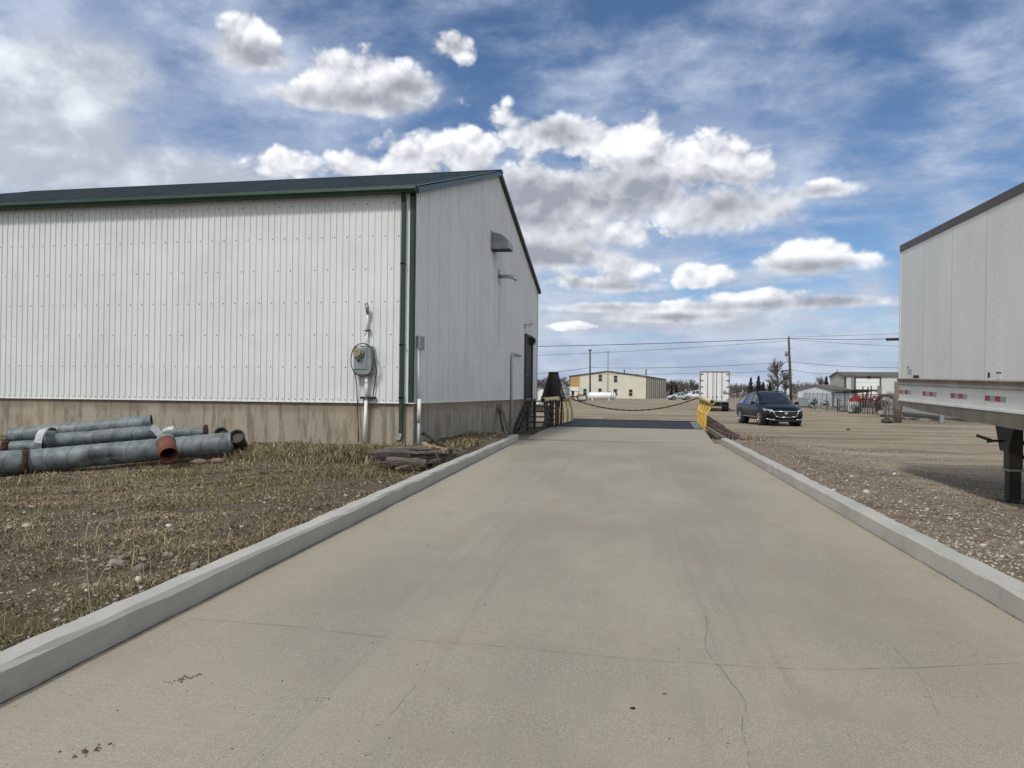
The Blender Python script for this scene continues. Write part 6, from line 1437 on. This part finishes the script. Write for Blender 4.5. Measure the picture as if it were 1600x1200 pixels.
# sparse dry growth on the right verge
parts = []
n = 26000; x, y, d = from_view(n, 1000, 1900, 4.5, 34); u, v = uv(x, y)
k = (u > UR + .21) & (u < 6.4 + .6 * vnoise(x, y, .8, 4)) & (rng.random(n) < np.clip(.30 + .75 * vnoise(x, y, 1.3, 12), .0, 1)); parts.append(grass(k.sum(), x[k], y[k], d[k], .015, .05, [(.16, .12, .075), (.11, .08, .05), (.22, .17, .10), (.14, .13, .06)], (.6, 1.8)))
c = PD(1130, 682, 26); x = c.x + rng.normal(0, .7, 500); y = c.y + rng.normal(0, 1.6, 500); u, v = uv(x, y); k = (u > UR + .25) | (v > VEND + .2) & (u > UR + .15); parts.append(grass(k.sum(), x[k], y[k], np.full(k.sum(), 26.), .05, .25, STRAW, (.1, .9)))
V_, F_, C_ = merge(parts); o = np_mesh('verge_weeds', V_, F_, C_, M['blade'], 3); tag(o, 'sparse brown dry weeds on the gravel verge along the right kerb', 'weeds', kind='stuff')
# pebbles
ICO = []
ph = (1 + 5 ** .5) / 2
for a, b in ((0, 1), (1, 2), (2, 0)):
    for s1 in (-1, 1):
        for s2 in (-1, 1):
            q = [0, 0, 0]; q[a] = s1; q[b] = s2 * ph; ICO.append(q)
ICO = np.array(ICO, float); ICO /= np.linalg.norm(ICO[0])
# hull faces by nearest triples
fc = []
for i in range(12):
    for j in range(i + 1, 12):
        for k2 in range(j + 1, 12):
            if all(abs(np.linalg.norm(ICO[p] - ICO[q]) - 1.0515) < .01 for p, q in ((i, j), (j, k2), (i, k2))):
                n_v = np.cross(ICO[j] - ICO[i], ICO[k2] - ICO[i]); fc.append((i, j, k2) if n_v.dot(ICO[i]) > 0 else (i, k2, j))
ICOF = np.array(fc)
def stones(x, y, s, pal, sink=.25, z=None):
    n = len(x); u, v = uv(x, y); z = H_uv(u, v) if z is None else z
    V0 = ICO[None] * (1 + rng.uniform(-.28, .28, (n, 12, 1))); sc3 = np.stack([rng.uniform(.8, 1.4, n), rng.uniform(.7, 1.1, n), rng.uniform(.4, .8, n)], 1) * s[:, None]
    V0 = V0 * sc3[:, None, :]; a = rng.uniform(0, 6.283, n); ca, sa = np.cos(a)[:, None], np.sin(a)[:, None]
    X = V0[..., 0] * ca - V0[..., 1] * sa + x[:, None]; Y = V0[..., 0] * sa + V0[..., 1] * ca + y[:, None]; Z_ = V0[..., 2] + (z + s * sink)[:, None]
    pal = np.array(pal); col = pal[rng.integers(0, len(pal), n)] * rng.uniform(.7, 1.2, (n, 1))
    return np.stack([X, Y, Z_], 2).reshape(-1, 3), (ICOF[None] + (np.arange(n) * 12)[:, None, None]).reshape(-1, 3), np.repeat(col, 12, 0)
GREY = [(.46, .43, .38), (.40, .36, .30), (.40, .39, .34), (.32, .29, .25), (.24, .20, .17), (.36, .30, .24), (.17, .14, .12), (.47, .45, .41), (.27, .20, .16)]
parts = []
n = 30000; x, y, d = from_view(n, -250, 850, 2.8, 16); u, v = uv(x, y)
prob = np.clip(.10 + .55 * (1 - ss(d, 3.8, 7.5)) + .35 * vnoise(x, y, 1.4, 31) + .35 * ss(u, -4.2, -3.3), 0, 1)
k = (u < UL - .22) & keep_left(x, y) & (rng.random(n) < prob * .62); parts.append(stones(x[k], y[k], np.exp(rng.normal(-4.75, .5, k.sum())) * (1 + d[k] * .03), GREY))
n = 60000; x, y, d = from_view(n, 1000, 2000, 4.2, 33); u, v = uv(x, y); prob = np.clip(1.0 - ss(u + .5 * vnoise(x, y, .7, 2), 4.2, 7.0) * .93 + .2 * vnoise(x, y, 1.2, 32), 0, 1)
k = (u > UR + .215) & (rng.random(n) < prob * .85); parts.append(stones(x[k], y[k], np.exp(rng.normal(-4.75, .45, k.sum())), GREY))
n = 16000; x, y, d = from_view(n, 1050, 2000, 7, 45); u, v = uv(x, y); k = (u > 6) & (rng.random(n) < np.clip(.4 + .6 * vnoise(x, y, .5, 51), .03, 1)); parts.append(stones(x[k], y[k], np.exp(rng.normal(-4.7, .5, k.sum())), [(.30, .25, .18), (.22, .18, .13), (.38, .33, .26), (.15, .12, .09)]))
V_, F_, C_ = merge(parts); o = np_mesh('gravel', V_, F_, C_, M['pebble'], 3); tag(o, 'loose pale pebbles scattered over both dirt verges', 'gravel', kind='stuff')
# grit and small clods lying on the ramp
parts = []; n = 520; x, y, d = from_view(n, 0, 1600, 2.6, 20); u, v = uv(x, y); k = (u > UL + .05) & (u < UR - .05); parts.append(stones(x[k], y[k], np.exp(rng.normal(-5.9, .4, k.sum())), [(.06, .05, .04), (.12, .09, .07), (.40, .38, .33), (.10, .08, .06)], .2, rz(v[k])))
def clod(px, py, r_, n, pal, s0=-5.4):
    a = gp(px, py); uu_ = a[0] + rng.normal(0, r_, n) * 1.4; vv2 = a[1] + rng.normal(0, r_, n) + (uu_ - a[0]) * .5; X_2, Y_2 = xy(uu_, vv2); parts.append(stones(X_2, Y_2, np.exp(rng.normal(s0, .4, n)), pal, .2, rz(vv2)))
clod(285, 1061, .025, 46, [(.12, .09, .065), (.09, .07, .055), (.17, .13, .10)]); clod(140, 1172, .025, 34, [(.16, .095, .07), (.11, .08, .06), (.35, .3, .25)]); clod(500, 1090, .02, 12, [(.04, .04, .03)], -6.0); clod(987, 1107, .003, 3, [(.02, .018, .015)], -4.9)
V_, F_, C_ = merge(parts); o = np_mesh('grit', V_, F_, C_, M['pebble'], 3); tag(o, 'crumbs of dirt and grit lying on the concrete ramp', 'grit', kind='stuff')
# a few larger pale stones in the foreground verge
for px, py, s_, lb in ((180, 893, .055, 'largest pale stone in the near dirt beside the kerb'), (262, 881, .035, 'small pale stone right of the largest one'), (118, 884, .03, 'small pale stone left of the largest one')):
    p_ = PZ(px, py, .15); rk = rock(lb, px, py, 5.5, s_, 'stone', 'stone', 'stone', 'pale stones in the near verge'); rk.location = (p_.x, p_.y, gh(p_.x, p_.y) - s_ * .2)

# ------------------------------------------------------------------ individual dry weeds
def weed(label, px, py, d, h, m='brown_weed', seed=0, dens=3, r0=.0045, spread=.6, lean=(0, 0), name='dry_weed', group='dry weed stalks'):
    rnd = random.Random(seed); c = PD(px, py, d); mb = MB()
    def grow(p, dd, L, r, lv):
        k2 = 4; pts = [p]; dcur = dd.copy()
        for i in range(k2): dcur = (dcur + Vector((rnd.uniform(-1, 1), rnd.uniform(-1, 1), rnd.uniform(-.3, .5))) * .14).normalized(); pts.append(pts[-1] + dcur * L / k2)
        mb.tube(pts, [r * (1 - .6 * i / k2) for i in range(k2 + 1)], 4, cap=False)
        if lv < 2:
            for _ in range(dens): b0 = pts[rnd.randint(1, k2)]; grow(b0, (dcur + Vector((rnd.uniform(-1, 1), rnd.uniform(-1, 1), rnd.uniform(-.1, .5))) * spread).normalized(), L * rnd.uniform(.25, .55), r * .55, lv + 1)
    grow(Vector((0, 0, -.01)), Vector((lean[0], lean[1], 1)).normalized(), h, r0, 0)
    o = mb.build(name, M[m], fix=False); o.location = (c.x, c.y, gh(c.x, c.y)); return tag(o, label, 'weed', group)
p_ = PZ(143, 962, .15); dd_ = (p_ - EYE).dot(Fh)
weed('tall pale bare weed stalk standing alone in the near left verge', 143, 962, dd_, .46, 'pale_weed', 3, 4, .0038, .7, (-.10, .0))
p_ = PZ(60, 800, .12); weed('thin pale stalk leaning in the left verge beyond the tall one', 52, 830, 6.9, .25, 'pale_weed', 8, 2, .0028, .5, (-.8, .2))
WL = [(380, 694, 15.8, .75, 4, (.9, .1), 'bent bare weed rising over the foundation right of the pipe elbows'), (398, 697, 15.7, .5, 5, (.5, 0), 'short branched weed right of the pipe elbows'), (548, 692, 15.5, .6, 6, (-.2, 0), 'brown weed left of the white meter conduit'),
      (596, 690, 15.6, .85, 7, (.35, .0), 'tall brown weed between the white conduit and the green downspout'), (606, 694, 15.4, .6, 9, (.5, .1), 'brown weed leaning to the green downspout'), (520, 700, 15, .5, 10, (.2, .1), 'low brown weed at the foot of the foundation'),
      (560, 716, 13.6, .35, 12, (.2, 0), 'tangled brown weed at the left end of the wood pile'), (680, 716, 13.3, .35, 13, (.1, 0), 'thin grey weed standing in front of the wood pile'), (690, 712, 13.6, .3, 17, (-.3, 0), 'thin weed before the right end of the wood pile'), (700, 735, 12.3, .25, 19, (.2, 0), 'small weed between wood pile and kerb'),
      (5, 950, 4.9, .22, 21, (.3, .1), 'brown branched weed at the left picture edge near the kerb'), (90, 900, 5.4, .2, 22, (-.5, .3), 'low brown branched weed left of the pale stalk'), (230, 850, 6.3, .16, 24, (.5, .1), 'low brown weed right of the pale stalk'), (340, 905, 0, 0, 0, 0, '')]
for w__ in WL[:-1]: weed(w__[6], w__[0], w__[1], w__[2], w__[3], 'brown_weed', w__[4], 4, .004, .7, w__[5])
weed('brown weed sprouting between the scrap beams and the kerb end', 1118, 688, 24.5, .5, 'brown_weed', 44, 4, .006, .5, (.1, 0))
weed('reddish thin weed standing before the scrap beams', 1123, 684, 25.5, .6, 'brown_weed', 46, 3, .006, .4, (.2, 0))
